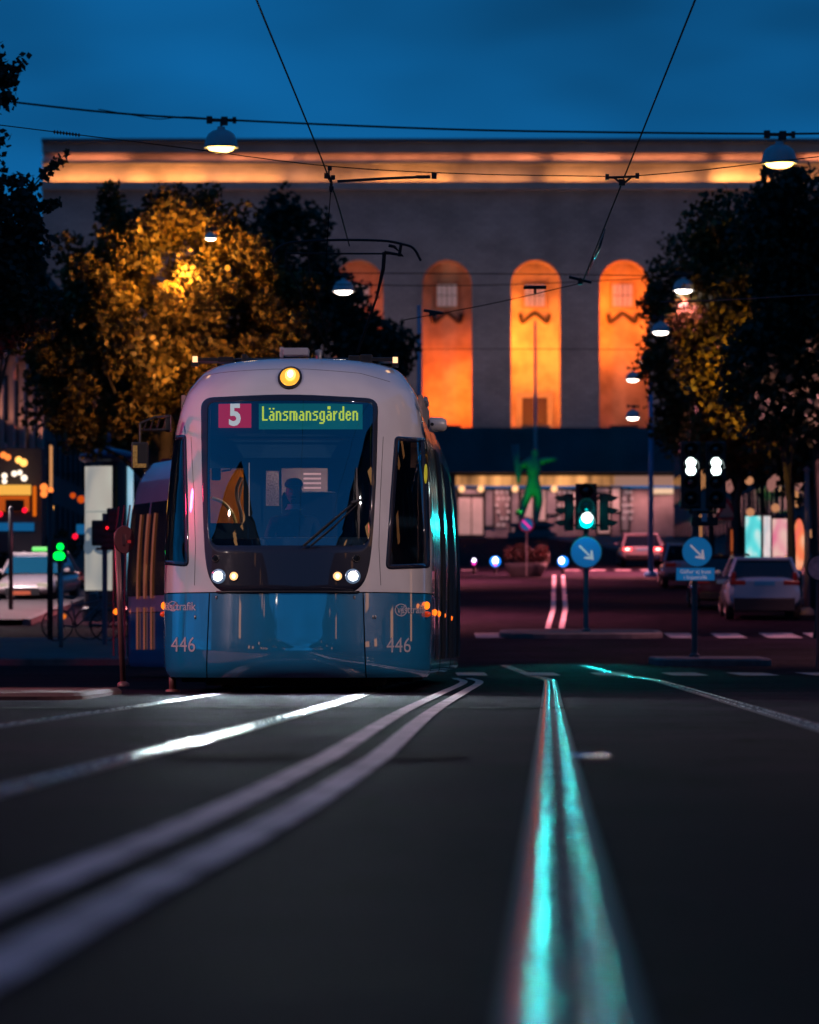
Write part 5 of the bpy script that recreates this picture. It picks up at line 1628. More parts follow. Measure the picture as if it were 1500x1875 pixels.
# right: two lit tram signals over arrow sign and plate
d = 86.5; s_ = F / d; z0 = gz(d) + .12
sr = thing('tram_signal', 'pair of tall tram signals with white lit lenses on the right island post', 'traffic signal', ((1272 - 750) / s_, d, z0))
def Q(px, py, y=0.0): return Vector(((px - 1272) / s_, y, CH - (py - HY) / s_ - z0))
MB().tube([(0, 0, -.1), (0, 0, Q(0, 935).z)], .055, 12).lathe([(.10, 0), (.10, .05), (.055, .08)], n=12).build('post', mat('post_brown', (.12, .07, .07), .55, var=.2), sr)
MW = emat('signal_white', (.80, 1, .96), 6)
for px in (1264, 1310):
    h = signal_head(sr, Q(px, 870, -.12), .36, 1.22, lit=1, m_lit=MW, n=4, double=True, hood=.16)
MB().bar(Q(1264, 938, 0), Q(1312, 938, 0), .06).bar(Q(1264, 925), Q(1264, 940), .05).bar(Q(1310, 925), Q(1310, 940), .05).box(Q(1290, 955, 0), (.5, .12, .16), bev=.01).build('crossbar', M_BLKMET, sr)
MB().box(Q(1258, 934, -.25), (.10, .02, .02)).box(Q(1303, 937, -.25), (.10, .02, .02)).build('label_plate', mat('plate_orange', (.5, .2, .02), .5), sr)
MB().box(Q(1289, 948, -.12), (.10, .01, .15)).build('notice', mat('notice_white', (.5, .5, .6), .5), sr)
lamp('SPOT', 'white_light', Q(1285, 862, -.45), 8, (.7, 1, .95), sr, size=.1, target=Q(1272, 1150, -50), angle=60, blend=.6)
as2 = thing('arrow_sign', 'round blue keep-right arrow sign above a text plate under the twin white signals', 'road sign', tuple(sr.location))
rb = .5 * 56 / s_; cz_ = Q(1276, 1010, 0)
disc_y(MB(), Q(1276, 1010.5, -.10), rb, .012).build('rim', mat('sign_rim', (.45, .5, .55), .4), as2)
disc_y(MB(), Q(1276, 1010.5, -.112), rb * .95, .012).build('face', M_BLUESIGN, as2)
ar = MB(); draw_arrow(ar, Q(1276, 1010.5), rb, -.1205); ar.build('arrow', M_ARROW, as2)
a, b = Q(1237, 1064, 0), Q(1309, 1039, 0)
MB().box(((a.x + b.x) / 2, -.10, (a.z + b.z) / 2), (b.x - a.x, .012, b.z - a.z), bev=.004).build('plate_rim', mat('sign_rim', (.45, .5, .55), .4), as2)
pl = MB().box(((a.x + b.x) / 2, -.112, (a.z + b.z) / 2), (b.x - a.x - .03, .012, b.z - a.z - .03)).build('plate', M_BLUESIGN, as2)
for txt, yy, wtx in (('Gäller ej buss', 1047, .58), ('i linjetrafik', 1057.5, .44)):
    vs, fs = text_geo(txt, 1, 0, 1)
    w_ = max(v[0] for v in vs) - min(v[0] for v in vs); k = wtx / w_; p_ = Q(1273, yy)
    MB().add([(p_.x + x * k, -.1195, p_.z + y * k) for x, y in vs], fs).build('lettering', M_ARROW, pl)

# low sign post at the left, seen almost edge-on
d = 45.3; s_ = F / d
ls = thing('round_sign', 'low dark red round sign on a leaning post left of the tram', 'road sign', ((226 - 750) / s_, d, .06))
mtop = Vector(((214 - 226) / s_, 0, CH - (975 - HY) / s_ - .06))
M_PRED = mat('post_red', (.17, .06, .06), .45, metal=.2, var=.25, vscale=8)
MB().tube([(0, 0, 0), mtop], .030, 10).lathe([(.06, 0), (.06, .03), (.03, .05)], n=10).build('post', M_PRED, ls, smooth=True)
cc = Vector(((227 - 226) / s_, .03, CH - (988 - HY) / s_ - .06))
sd = MB().lathe([(0, -.01), (.135, -.01), (.14, 0), (.135, .01), (0, .01)], cc, 28, (R(90), 0, R(48)))
sd.build('disc', mat('disc_dark', (.10, .02, .03), .4), ls)
MB().box(cc + Vector((.05, -.03, -.02)), (.05, .01, .03), rot=(0, 0, R(-40))).build('mark', M_RED, ls)
MB().box(cc + Vector((-.03, -.02, 0)), (.10, .03, .10)).build('bracket', M_PRED, ls)
bp_ = MB().tube([(0, 0, 0), (0, 0, .20)], .035, 12).lathe([(.07, 0), (.07, .02), (.03, .03)], n=12).lathe([(0, .225), (.03, .21), (.036, .19)], n=12)
o = bp_.build('bollard', M_PRED, smooth=True); o.location = ((316 - 750) * 46 / F, 46, 0.0); tag(o, 'short red post stub at the left front corner of the tram', 'bollard')

# sign at the right edge
d = 80; s_ = F / d
rs = thing('round_sign', 'round sign on a dark post cut by the right edge', 'road sign', ((1499 - 750) / s_, d, gz(d)))
MB().tube([(0, 0, -.05), (0, 0, CH - (1020 - HY) / s_ - gz(d))], .04, 10).build('post', M_PRED, rs)
c = Vector((.02, -.06, CH - (1040 - HY) / s_ - gz(d)))
disc_y(MB(), c, .21, .012).build('face', mat('sign_pinkwhite', (.6, .3, .35), .4, var=.4, vscale=9), rs)
disc_y(MB(), c + Vector((0, .01, 0)), .24, .012).build('rim', M_BLACK, rs)

# left cluster: poles, backs of signals
def post(px, y0, d, r_, label, m, name='post', cat='post'):
    s_ = F / d; z = gz(d)
    h = CH - (y0 - HY) / s_ - z
    o = MB().tube([(0, 0, -.05), (0, 0, h)], r_, 10).lathe([(r_ * 1.8, .0), (r_ * 1.8, .08), (r_, .12)], n=10).lathe([(0, h + r_ * .8), (r_ * 1.2, h)], n=10).build(name, m, smooth=True)
    o.location = ((px - 750) / s_, d, z)
    return tag(o, label, cat)
post(92, 905, 98, .065, 'dark post on the left corner', M_BLKMET)
post(112, 1052, 92, .045, 'short thin post in front of the white taxi', M_GALV)
post(20, 930, 120, .06, 'thin dark post at the far left edge', M_BLKMET)
gs = thing('green_signal', 'small green lit signal above the white taxi at the left', 'traffic signal', ((108 - 750) * 97 / F, 97, gz(97)))
s_ = F / 97
def G(py): return CH - (py - HY) / s_ - gz(97)
MB().tube([(0, .1, 0), (0, .1, G(990))], .035, 8).build('post', M_BLKMET, gs)
MB().box((0, .06, G(1008)), (.34, .1, .5), bev=.02).build('housing', M_BLACK, gs)
MG = emat('signal_puregreen', (.0, 1, .06), 2.6)
MB().lathe([(0, .02), (.075, 0)], (.03, 0, G(1001)), 16, (R(90), 0, 0)).lathe([(0, .02), (.09, 0)], (-.03, 0, G(1018)), 16, (R(90), 0, 0)).lathe([(0, .02), (.09, 0)], (.04, 0, G(1018)), 16, (R(90), 0, 0)).build('lens', MG, gs)
d = 94; s_ = F / d
bs = thing('traffic_signal', 'dark traffic signal seen from behind beside the poster column', 'traffic signal', ((192 - 750) / s_, d, gz(d) + .1))
def B(px, py, y=0): return Vector(((px - 192) / s_, y, CH - (py - HY) / s_ - gz(d) - .1))
MB().tube([(0, 0, -.1), B(192, 940)], .055, 10).build('post', mat('post_blue', (.06, .08, .11), .5), bs)
for (px, py, w_, h_) in ((181, 976, .28, .52), (206, 953, .22, .5), (199, 990, .3, .34)):
    hh = MB().box(B(px, py), (w_, .24, h_), bev=.03)
    for k in range(3): hh.box(B(px, py) + Vector((0, -.13, h_ * (.33 - k * .33))), (w_ * .7, .05, h_ * .2), bev=.01)
    hh.build('housing', M_BLACK, bs)
MB().bar(B(176, 1005), B(212, 1005), .05).build('bracket', M_BLKMET, bs)
MB().ico(B(197, 967, -.15), .03, 1).build('pilot_light', emat('pilot_red', (1, .01, .02), 3), bs)

# poster column
d = 112; s_ = F / d; z0 = gz(d) + .1
pc = thing('poster_column', 'round advertising column with backlit posters and wide blue roof left of the tram', 'advertising column', ((199 - 750) / s_, d, z0))
def Cc(px, py, y=0): return Vector(((px - 199) / s_, y, CH - (py - HY) / s_ - z0))
rc = 44 / s_
zt_ = Cc(0, 846).z
MB().lathe([(rc * 1.1, 0), (rc * 1.1, .3), (rc, .35), (rc, zt_), (0, zt_)], n=40).build('drum', mat('column_dark', (.035, .035, .045), .4), pc, smooth=False)
MB().lathe([(rc, zt_ - .02), (rc * 1.2, zt_ + .04), (rc * 1.28, zt_ + .12), (rc * 1.25, zt_ + .17), (rc * .8, zt_ + .27), (rc * .3, zt_ + .33), (.06, zt_ + .36), (.035, zt_ + .48), (.07, zt_ + .54), (.035, zt_ + .60), (.06, zt_ + .66), (0, zt_ + .72)], n=40).build('roof', mat('column_roof', (.07, .10, .17), .35, metal=.4), pc, smooth=True)
def poster_mat(name, c1, c2, c3, es, sc):
    m = bpy.data.materials.new(name); m.use_nodes = True; n = m.node_tree; b = n.nodes['Principled BSDF']
    tc = n.nodes.new('ShaderNodeTexCoord'); mp = n.nodes.new('ShaderNodeMapping'); mp.inputs['Scale'].default_value = sc
    t = n.nodes.new('ShaderNodeTexVoronoi'); t.inputs['Scale'].default_value = 1.0; t.feature = 'SMOOTH_F1'
    n.links.new(tc.outputs['Object'], mp.inputs[0]); n.links.new(mp.outputs[0], t.inputs['Vector'])
    r_ = n.nodes.new('ShaderNodeValToRGB'); r_.color_ramp.elements[0].position = .15; r_.color_ramp.elements[0].color = (*c1, 1); r_.color_ramp.elements[1].position = .85; r_.color_ramp.elements[1].color = (*c3, 1)
    e_ = r_.color_ramp.elements.new(.5); e_.color = (*c2, 1)
    n.links.new(t.outputs['Distance'], r_.inputs[0])
    n.links.new(r_.outputs[0], b.inputs['Emission Color']); b.inputs['Emission Strength'].default_value = es
    b.inputs['Base Color'].default_value = (.3, .3, .3, 1)
    return m
def curved(a0, a1, za, zb_, r_, name, m, parent):
    vs = []
    for k in range(13):
        a = R(a0 + (a1 - a0) * k / 12)
        for z in (za, zb_): vs.append((r_ * math.sin(a), -r_ * math.cos(a), z))
    return MB().add(vs, [(2 * k, 2 * k + 2, 2 * k + 3, 2 * k + 1) for k in range(12)]).build(name, m, parent, smooth=True)
zp = Cc(0, 855).z
curved(-68, 12, .75, zp, rc + .02, 'poster', poster_mat('poster_beige', (.62, .60, .50), (.55, .50, .42), (.20, .24, .26), .72, (2.4, 2.4, 1.1)), pc)
curved(-62, 6, Cc(0, 940).z, Cc(0, 936).z, rc + .026, 'poster_print', mat('print_grey', (.1, .1, .1), .6, emit=(.35, .36, .33), es=.8), pc)
for a_, r0_, y_ in ((-38, .30, 985), (-24, .22, 992), (-10, .26, 1000), (-52, .2, 1003)):
    zc_ = Cc(0, y_).z; vs = [(0, 0)] + [(r0_ * math.cos(2 * math.pi * k / 18), r0_ * .85 * math.sin(2 * math.pi * k / 18)) for k in range(18)]
    P_ = [((rc + .03) * math.sin(R(a_) + u / rc), -(rc + .03) * math.cos(R(a_) + u / rc), zc_ + v) for u, v in vs]
    MB().add(P_, [(0, k + 1, (k + 1) % 18 + 1) for k in range(18)]).build('poster_print', mat('print_blue', (.05, .06, .08), .6, emit=(.10, .14, .19), es=.8), pc)
curved(20, 24, .5, zp, rc + .02, 'trim', mat('trim_copper', (.4, .18, .05), .4, metal=.8), pc)
curved(52, 88, .5, zp, rc + .02, 'poster', poster_mat('poster_blue', (.35, .62, .75), (.15, .45, .62), (.05, .25, .42), .85, (2.4,2.4,1.0)), pc)

# bicycles
def bicycle(loc, rz, label):
    root = thing('bicycle', label, 'bicycle', loc, rz, 'bicycles parked by the poster column')
    for x in (-.52, .52):
        w_ = MB()
        pts = [(x + .33 * math.cos(2 * math.pi * k / 24), 0, .34 + .33 * math.sin(2 * math.pi * k / 24)) for k in range(25)]
        w_.tube(pts, .018, 6)
        wo_ = w_.build('wheel', M_RUBBER, root, smooth=True)
        sp_ = MB()
        for k in range(12): sp_.bar((x, 0, .34), (x + .32 * math.cos(2 * math.pi * k / 12), 0, .34 + .32 * math.sin(2 * math.pi * k / 12)), .004)
        sp_.build('spokes', M_GALV, wo_)
    fm = MB()
    for a_, b_ in (((-.52, 0, .34), (-.12, 0, .30)), ((-.12, 0, .30), (-.22, 0, .85)), ((-.12, 0, .30), (.38, 0, .78)), ((-.20, 0, .74), (.36, 0, .86)), ((-.52, 0, .34), (-.20, 0, .74)), ((.34, 0, .95), (.52, 0, .34))):
        fm.tube([a_, b_], .017, 7)
    fm.build('frame', mat('bike_frame', (.05, .07, .10), .4, metal=.3), root, smooth=True)
    MB().tube([(.34, 0, .95), (.32, 0, 1.02)], .014).tube([(.22, -.28, 1.0), (.33, -.15, 1.03), (.33, .15, 1.03), (.22, .28, 1.0)], .012).build('handlebar', M_GALV, root, smooth=True)
    MB().ico((-.24, 0, .92), .1, 2, (1.3, .75, .35)).build('saddle', M_BLACK, root, smooth=True)
    return root
for px, d_, rz, lb in ((150, 97, .25, 'dark bicycle parked left of the dark signal post'), (205, 98, -.3, 'dark bicycle parked in front of the poster column')):
    bicycle(((px - 750) * d_ / F, d_, gz(d_) + .14), rz, lb)
ol = MB().ico((0, 0, 0), .06, 1); o = ol.build('lamp_glass', emat('bike_orange', (1, .22, .02), .8)); 
o.parent = bpy.data.objects['bicycle']; o.location = (-.4, -.1, .52)

# ---------------------------------------------------------------- cars
def car(label, loc, rz, col, width=1.82, height=1.48, length=4.5, lit=None, suv=False, taxi=False, group=None, glasscol=None, darkbot=False, plate=(.25, .5, .6)):
    """rear at local y=0 facing -y, nose at y=length"""
    root = thing('parked_car' if not lit == 'tail' else 'car', label, 'car', loc, rz, group)
    W2 = width / 2; H = height; belt = H * (.70 if suv else .62)
    m = mat('car_paint_%s' % '_'.join('%.2f' % c for c in col), col, .3, coat=1.)
    # lower body: sections along the length
    st = [(0, .80, .52, belt * .90), (.06, .93, .36, belt * .98), (.35, .985, .26, belt), (1.0, 1, .22, belt), (length * .5, 1, .22, belt * .98), (length * .72, .99, .22, belt * .95), (length * .9, .95, .26, belt * .78), (length * .98, .86, .34, belt * .66), (length, .74, .42, belt * .55)]
    bm_ = MB(); n = 20; vs = []
    for (y, wf_, zlo, zhi) in st:
        for k in range(n):
            a = 2 * math.pi * k / n
            ca, sa = math.cos(a), math.sin(a)
            x = W2 * wf_ * math.copysign(abs(ca) ** .45, ca)
            zc = (zlo + zhi) / 2; z = zc + (zhi - zlo) / 2 * math.copysign(abs(sa) ** .55, sa)
            if z > zc: x *= 1 - .07 * (z - zc) / (zhi - zc)
            vs.append((x, y, z))
    fs = [(i * n + k, i * n + (k + 1) % n, (i + 1) * n + (k + 1) % n, (i + 1) * n + k) for i in range(len(st) - 1) for k in range(n)]
    fs += [tuple(range(n)), tuple((len(st) - 1) * n + k for k in range(n))]
    bm_.add(vs, fs); autosmooth(bm_.build('body', m, root), 50)
    # greenhouse
    r0, r1 = (.22, .62) if suv else (.45, 1.05)
    f0, f1 = length * .72, length * .55
    gh = MB(); zb_ = belt - .03; zt_ = H - .05
    B_ = [(-W2 * .90, r0, zb_), (W2 * .90, r0, zb_), (W2 * .90, f0, zb_), (-W2 * .90, f0, zb_)]
    T_ = [(-W2 * .70, r1, zt_), (W2 * .70, r1, zt_), (W2 * .72, f1, zt_), (-W2 * .72, f1, zt_)]
    gh.add(B_ + T_, [(0, 1, 5, 4), (1, 2, 6, 5), (2, 3, 7, 6), (3, 0, 4, 7), (4, 5, 6, 7)])
    gh.build('windows', glasscol or M_DARKGLASS, root, bevel=.07)
    rf_ = MB(); rf_.box((0, (r1 + f1) / 2, zt_ + .0), (W2 * 1.44, f1 - r1 + .16, .09), bev=.044)
    for s_ in (-1, 1):
        for a_, b_ in ((0, 4), (3, 7)) if s_ < 0 else ((1, 5), (2, 6)):
            rf_.bar(Vector(B_[a_]) * 1.0, Vector(T_[b_ - 4]) + Vector((0, 0, .03)), .07, .07)
        rf_.bar((s_ * W2 * .82, (r0 + f0) / 2 - .1, zb_), (s_ * W2 * .73, (r1 + f1) / 2, zt_), .05, .07)
    rf_.build('roof', m, root)
    # wheels
    for s_ in (-1, 1):
        for y in (.82, length - .85):
            w_ = MB().lathe([(.0, -.10), (.20, -.10), (.31, -.10), (.335, -.06), (.335, .06), (.31, .10), (0, .10)], (s_ * (W2 - .12), y, .335), 22, (0, R(90), 0)).build('wheel', M_RUBBER, root, smooth=False)
            MB().lathe([(0, 0), (.19, .0), (.21, .02)], (s_ * (W2 - .015), y, .335), 16, (0, R(90 * s_), 0)).build('rim', M_GREYMET, w_)
    # rear
    zt = belt * .86
    tlm = emat('tail_lit', (1, .04, .05), 2.6) if lit == 'tail' else mat('tail_dark', (.12, .01, .015), .2, coat=1, emit=(1, .05, .02), es=.02)
    for s_ in (-1, 1):
        t_ = MB().box((s_ * W2 * .70, .03, zt), (W2 * .42, .10, .16 if not suv else .12), bev=.03)
        if suv: t_.box((s_ * W2 * .80, .16, zt + .10), (.12, .14, .34), bev=.03)
        tl2 = t_.build('tail_light', tlm, root, smooth=False)
        if lit == 'tail':
            MB().ico((s_ * W2 * .70, -.03, zt), .06, 1, (2.2, .5, 1)).build('bulb', emat('tail_core', (1, .35, .30), 6), tl2)
    MB().box((0, .0, zt - .02), (.52, .03, .12), bev=.008).build('number_plate', mat('plate_%.2f' % plate[0], plate, .5), root)
    MB().box((0, .05, .40), (width * .80, .14, .20 if not darkbot else .34), bev=.03).build('rear_bumper', M_BLACK, root)
    # front
    fl_ = emat('headlamp_dim', (1, .8, .65), .5)
    for s_ in (-1, 1):
        MB().box((s_ * W2 * .66, length - .07, belt * .62), (W2 * .40, .12, .12), bev=.03).build('headlight', M_DARKGLASS if lit != 'front' else fl_, root)
    MB().box((0, length - .02, belt * .42), (width * .55, .06, .22), bev=.02).build('grille', M_BLACK, root)
    MB().box((0, length + .02, belt * .38), (.5, .02, .11)).build('number_plate', mat('plate_orange2', (.5, .12, .05), .5), root)
    for s_ in (-1, 1):
        MB().ico((s_ * (W2 + .07), length * .64, belt + .05), .1, 1, (1, .6, .7)).build('wing_mirror', m, root)
    if taxi:
        MB().box((0, (r1 + f1) / 2, H + .08), (.5, .15, .13), bev=.03).build('roof_sign', mat('taxi_sign', (.1, .5, .1), .4, emit=(.1, 1, .15), es=.5), root)
    return root
def carpos(px, d): return ((px - 750) * d / F, d, gz(d) + .0)
SLOPE = .036
def cargo(label, px, d, rz, col, **k):
    c = car(label, carpos(px, d), rz, col, **k)
    c.rotation_euler = (SLOPE if abs(rz) < 1.5 else -SLOPE, 0, rz)
    return c
cargo('pale blue grey estate car parked at the right beside the trees', 1400, 115.5, -.02, (.30, .42, .50), width=1.92, height=1.58, suv=True, darkbot=True, plate=(.05, .35, .5), group='parked cars on the right')
cargo('dark red car parked behind the pale estate car', 1330, 124, -.02, (.06, .02, .03), width=1.8, height=1.5, group='parked cars on the right')
cargo('pinkish small car standing behind the twin signal post', 1262, 150, -.02, (.45, .3, .34), width=1.75, height=1.45, group='parked cars on the right')
cargo('silver saloon driving away with red tail lights lit', 1177, 190, .0, (.42, .36, .36), width=1.8, height=1.40, lit='tail')
cargo('white taxi facing the camera on the left roadside', 98, 134, R(180) - .12, (.50, .42, .42), width=1.82, height=1.45, taxi=True, lit='front', glasscol=mat('taxi_glass', (.01, .10, .18), .15, coat=1))
bpy.data.objects['parked_car.003'].location.y += 0

# lit bollards beyond the crossing
M_BW = emat('bollard_white', (.9, .85, 1), 5)
M_BB = emat('bollard_blue', (.01, .22, 1), 2.2)
M_BP = emat('bollard_pink', (1, .02, .45), 2.2)
for px, k in ((868, .65), (907, 1.0), (1031, 1.0)):
    d = 176; s_ = F / d
    rt = thing('lit_bollard', {868: 'small bollard lit pink, nearest the tram', 907: 'bollard lit blue and white with pink below', 1031: 'bollard lit blue and white beside the arrow sign'}[px], 'bollard', ((px - 750) / s_, d, gz(d)))
    zc_ = CH - (1028 - HY) / s_ - gz(d)
    MB().tube([(0, 0, 0), (0, 0, zc_ + .1)], .07, 10).build('post', M_BLKMET, rt)
    disc_y(MB(), Vector((0, -.10, zc_)), .20 * k, .02).build('face', M_BB if k == 1 else mat('bdark', (.1, .05, .3), .5), rt)
    MB().ico((-.0 - (.06 if px == 1031 else 0), -.14, zc_ + .03), .12 * k, 2, (.9, .3, 1.1)).build('lens', M_BW, rt)
    if px != 1031: MB().ico((0, -.17, zc_ - .11 * k), .07, 1, (1, .4, 1)).build('lens', M_BP, rt)
    post_ = None

# planter with a no-parking sign below the statue
d = 170; s_ = F / d
pb = thing('planter', 'round planter full of dark red flowers in the middle of the avenue', 'planter', ((963 - 750) / s_, d, gz(d)))
MB().lathe([(.55, 0), (.75, .3), (.8, .5), (.75, .5), (.6, .45), (0, .45)], n=24).build('tub', M_DKSTONE, pb, smooth=True)
rg = random.Random(2)
o = bpy.data.objects.new('flowers', leaves_mesh('flowers', [(rg.uniform(-.7, .7), rg.uniform(-.5, .5), .7 + rg.uniform(-.15, .35), .25, 1) for _ in range(30)], 1800, .1, 4, leaf_mat('dark_flower', (.02, .02, .015), (.12, .02, .02)))); COL.objects.link(o); o.parent = pb
np_ = thing('no_parking_sign', 'round no-parking sign, pink and blue, in front of the statue', 'road sign', ((963 - 750) / s_, d - 1.2, gz(d)))
zc_ = CH - (962 - HY) / s_ - gz(d)
MB().tube([(0, 0, 0), (0, 0, zc_)], .035, 8).build('post', M_GALV, np_)
c = Vector((0, -.05, zc_))
disc_y(MB(), c, .28, .012).build('rim', mat('signrim_red', (.5, .05, .15), .4), np_)
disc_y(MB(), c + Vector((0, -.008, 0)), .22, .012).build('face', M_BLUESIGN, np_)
MB().bar(c + Vector((-.15, -.02, .15)), c + Vector((.15, -.02, -.15)), .02, .07).build('slash', mat('pink_slash', (.6, .02, .2), .4, emit=(1, .02, .4), es=.9), np_)

# advertising panels at the right
def panel(px0, px1, py0, py1, d, label, m, oval=False, leg=True):
    s_ = F / d; w_ = (px1 - px0) / s_; z = gz(d) + .15
    rt = thing('advertising_panel', label, 'advertising panel', (((px0 + px1) / 2 - 750) / s_, d, z), 0, 'advertising panels on the right pavement')
    za, zb_ = CH - (py1 - HY) / s_ - z, CH - (py0 - HY) / s_ - z
    if oval:
        o_ = [(w_ / 2 * math.cos(2 * math.pi * k / 28), (za + zb_) / 2 + (zb_ - za) / 2 * math.copysign(abs(math.sin(2 * math.pi * k / 28)) ** .8, math.sin(2 * math.pi * k / 28))) for k in range(28)]
        for nm_, sc_, yy, mm in (('frame', 1.12, 0, M_BLACK), ('screen', 1.0, -.08, m)):
            mb = MB(); n = 28
            cz = (za + zb_) / 2
            mb.add([(x * sc_, yy, cz + (z_ - cz) * sc_) for x, z_ in o_] + [(x * sc_, yy + .1, cz + (z_ - cz) * sc_) for x, z_ in o_], [tuple(range(n))] + [(k, (k + 1) % n, n + (k + 1) % n, n + k) for k in range(n)])
            mb.build(nm_, mm, rt)
    else:
        MB().box((0, .06, (za + zb_) / 2), (w_ + .12, .16, zb_ - za + .16), bev=.02).build('frame', M_BLACK, rt)
        MB().box((0, -.03, (za + zb_) / 2), (w_, .02, zb_ - za)).build('screen', m, rt)
    MB().box((0, .06, za / 2 - .05), (max(.12, w_ * .5), .12, max(.1, za))).build('foot', M_BLACK, rt)
    return rt
panel(1365, 1393, 945, 1018, 148, 'lit panel with cyan and white poster, left of the row', poster_mat('ad_cyan', (.75, .78, .72), (.10, .65, .65), (.03, .35, .4), 1.1, (4.2, 1, 2.4)))
panel(1398, 1411, 945, 1018, 142, 'narrow lit panel with white and cyan poster', poster_mat('ad_white', (.8, .75, .72), (.7, .6, .6), (.05, .4, .45), 1.0, (4.2, 1, 2.4)))
panel(1414, 1441, 950, 1018, 148, 'lit panel with pink and white poster', poster_mat('ad_pink', (.9, .62, .5), (.85, .4, .4), (.8, .02, .22), .9, (4.2, 1, 2.4)))
panel(1453, 1473, 950, 1046, 132, 'tall oval lit panel in orange and pink at the right', poster_mat('ad_orange', (.95, .60, .38), (.95, .22, .07), (.9, .03, .15), 1.0, (4.2, 1, 2.4)), oval=True)
panel(1338, 1358, 970, 1010, 140, 'small dim orange panel left of the cyan one', poster_mat('ad_dim', (.75, .16, .01), (.7, .12, .01), (.3, .03, .01), .45, (1, 1, 1)))
panel(1480, 1494, 1030, 1042, 128, 'tiny blue lit panel near the right edge', emat('ad_blue', (.02, .22, .8), .6))
# warning sign
d = 139; s_ = F / d; z = gz(d)
ws_ = thing('warning_sign', 'triangular warning sign under the right trees', 'road sign', ((1331 - 750) / s_, d, z))
zc_ = CH - (938 - HY) / s_ - z
MB().tube([(0, 0, 0), (0, 0, zc_ + .2)], .03, 8).build('post', M_PRED, ws_)
for nm_, k, y, m_ in (('rim', 1.0, -.05, M_RED), ('face', .62, -.06, mat('sign_yellow', (.6, .35, .25), .5))):
    mb = MB(); t_ = [(-.4 * k, y, zc_ - .23 * k), (.4 * k, y, zc_ - .23 * k), (0, y, zc_ + .46 * k)]
    mb.add(t_ + [(x, y + .015, z_) for x, y_, z_ in t_], [(0, 1, 2), (0, 3, 4, 1), (1, 4, 5, 2), (2, 5, 3, 0)]); mb.build(nm_, m_, ws_)

# ---------------------------------------------------------------- buildings along the avenue
M_FAC = mat('facade_plaster', (.20, .15, .15), .8, var=.25, vscale=.3)
M_DKFAC = mat('facade_dark', (.06, .055, .065), .85, var=.3, vscale=.2)
def box_building(label, x0, x1, y0, y1, h, m, seed, lit=.25, wcol=None, face='side'):
    zb_ = gz(y0)
    rt = thing('building', label, 'building', ((x0 + x1) / 2, (y0 + y1) / 2, zb_))
    w_, l_ = x1 - x0, y1 - y0
    MB().box((0, 0, h / 2 - 1), (w_, l_, h + 2)).build('wall', m, rt)
    MB().box((0, 0, h + .25), (w_ + .8, l_ + .8, .5), bev=.1).build('roof', M_DARK, rt)
    rg = random.Random(seed)
    inner = w_ / 2 if x1 < 0 else -w_ / 2
    sg_ = 1 if x1 < 0 else -1
    ny = int(l_ / 3.4); nz_ = int(h / 3.6)
    for iy in range(ny):
        for iz in range(nz_):
            y = -l_ / 2 + (iy + .5) * l_ / ny; z = 2.2 + iz * 3.5
            if z > h - 1.5: continue
            on = rg.random() < lit
            f_ = MB().box((inner + sg_ * .02, y, z), (.12, 1.5, 2.1)).build('window', M_DARK, rt)
            MB().box((inner + sg_ * .07, y, z), (.06, 1.2, 1.8)).build('pane', emat('window_warm', (1, .42, .16), .7) if on else M_DARKGLASS, f_)
    return rt, w_, l_, inner, sg_
lb, w_, l_, inner, sg_ = box_building('long building with pink lit pilasters at the left edge of the avenue', -34, -15.2, 150, 196, 12.0, M_DKFAC, 3, .1)
d = 150
# colonnade of pilasters lit from below
for k in range(9):
    y = -l_ / 2 + 1.2 + k * 4.6
    z0_, z1_ = 5.4 + (y + l_ / 2) * .01, 8.6 + (y + l_ / 2) * .01
    MB().box((inner + .16, y, (z0_ + z1_) / 2), (.2, .5, z1_ - z0_)).box((inner + .2, y, z1_ + .12), (.32, .8, .24)).box((inner + .2, y, z0_ - .1), (.3, .75, .2)).build('pilaster', mat('pilaster', (.55, .40, .36), .7), lb)
    lamp('SPOT', 'pilaster_lamp', (inner + .16, y - 1.3, z0_ - .3), 150, (1, .45, .30), lb, size=.1, target=(inner + .2, y, z1_ - .8), angle=32)
MB().box((inner + .2, 0, 9.3), (.4, l_, .3)).build('cornice', mat('pilaster', (.55, .40, .36), .7), lb)
cafe = thing('cafe', 'low cafe front with glowing yellow awning and orange window at the left edge', 'cafe', (-13.5, 138, gz(138)))
s_ = F / 138
def K(px, py): return ((px - 750) / s_ + 13.5, CH - (py - HY) / s_ - gz(138))
def kb(x0, y0, x1, y1, y, name, m, dep=.1, parent=None):
    a_, b_ = K(x0, y1), K(x1, y0)
    return MB().box(((a_[0] + b_[0]) / 2, y, (a_[1] + b_[1]) / 2), (b_[0] - a_[0], dep, b_[1] - a_[1])).build(name, m, parent or cafe)
kb(-120, 820, 75, 1010, 1.0, 'wall', M_DKFAC, 1.6)
kb(-100, 888, 56, 906, .1, 'awning', emat('awning_glow', (1, .48, .08), .95), .4)
kb(-60, 908, 53, 936, .12, 'window', mat('cafe_window', (.4, .1, .02), .5, emit=(1, .16, .01), es=.4, var=.4, vscale=1.2))
kb(10, 915, 44, 936, .05, 'window_frame', M_DARK)
kb(-60, 957, 62, 972, .1, 'sign', emat('cafe_blue', (.01, .16, .42), .55))
kb(60, 890, 66, 945, .1, 'lamp', emat('cafe_orange', (1, .18, .01), .7))
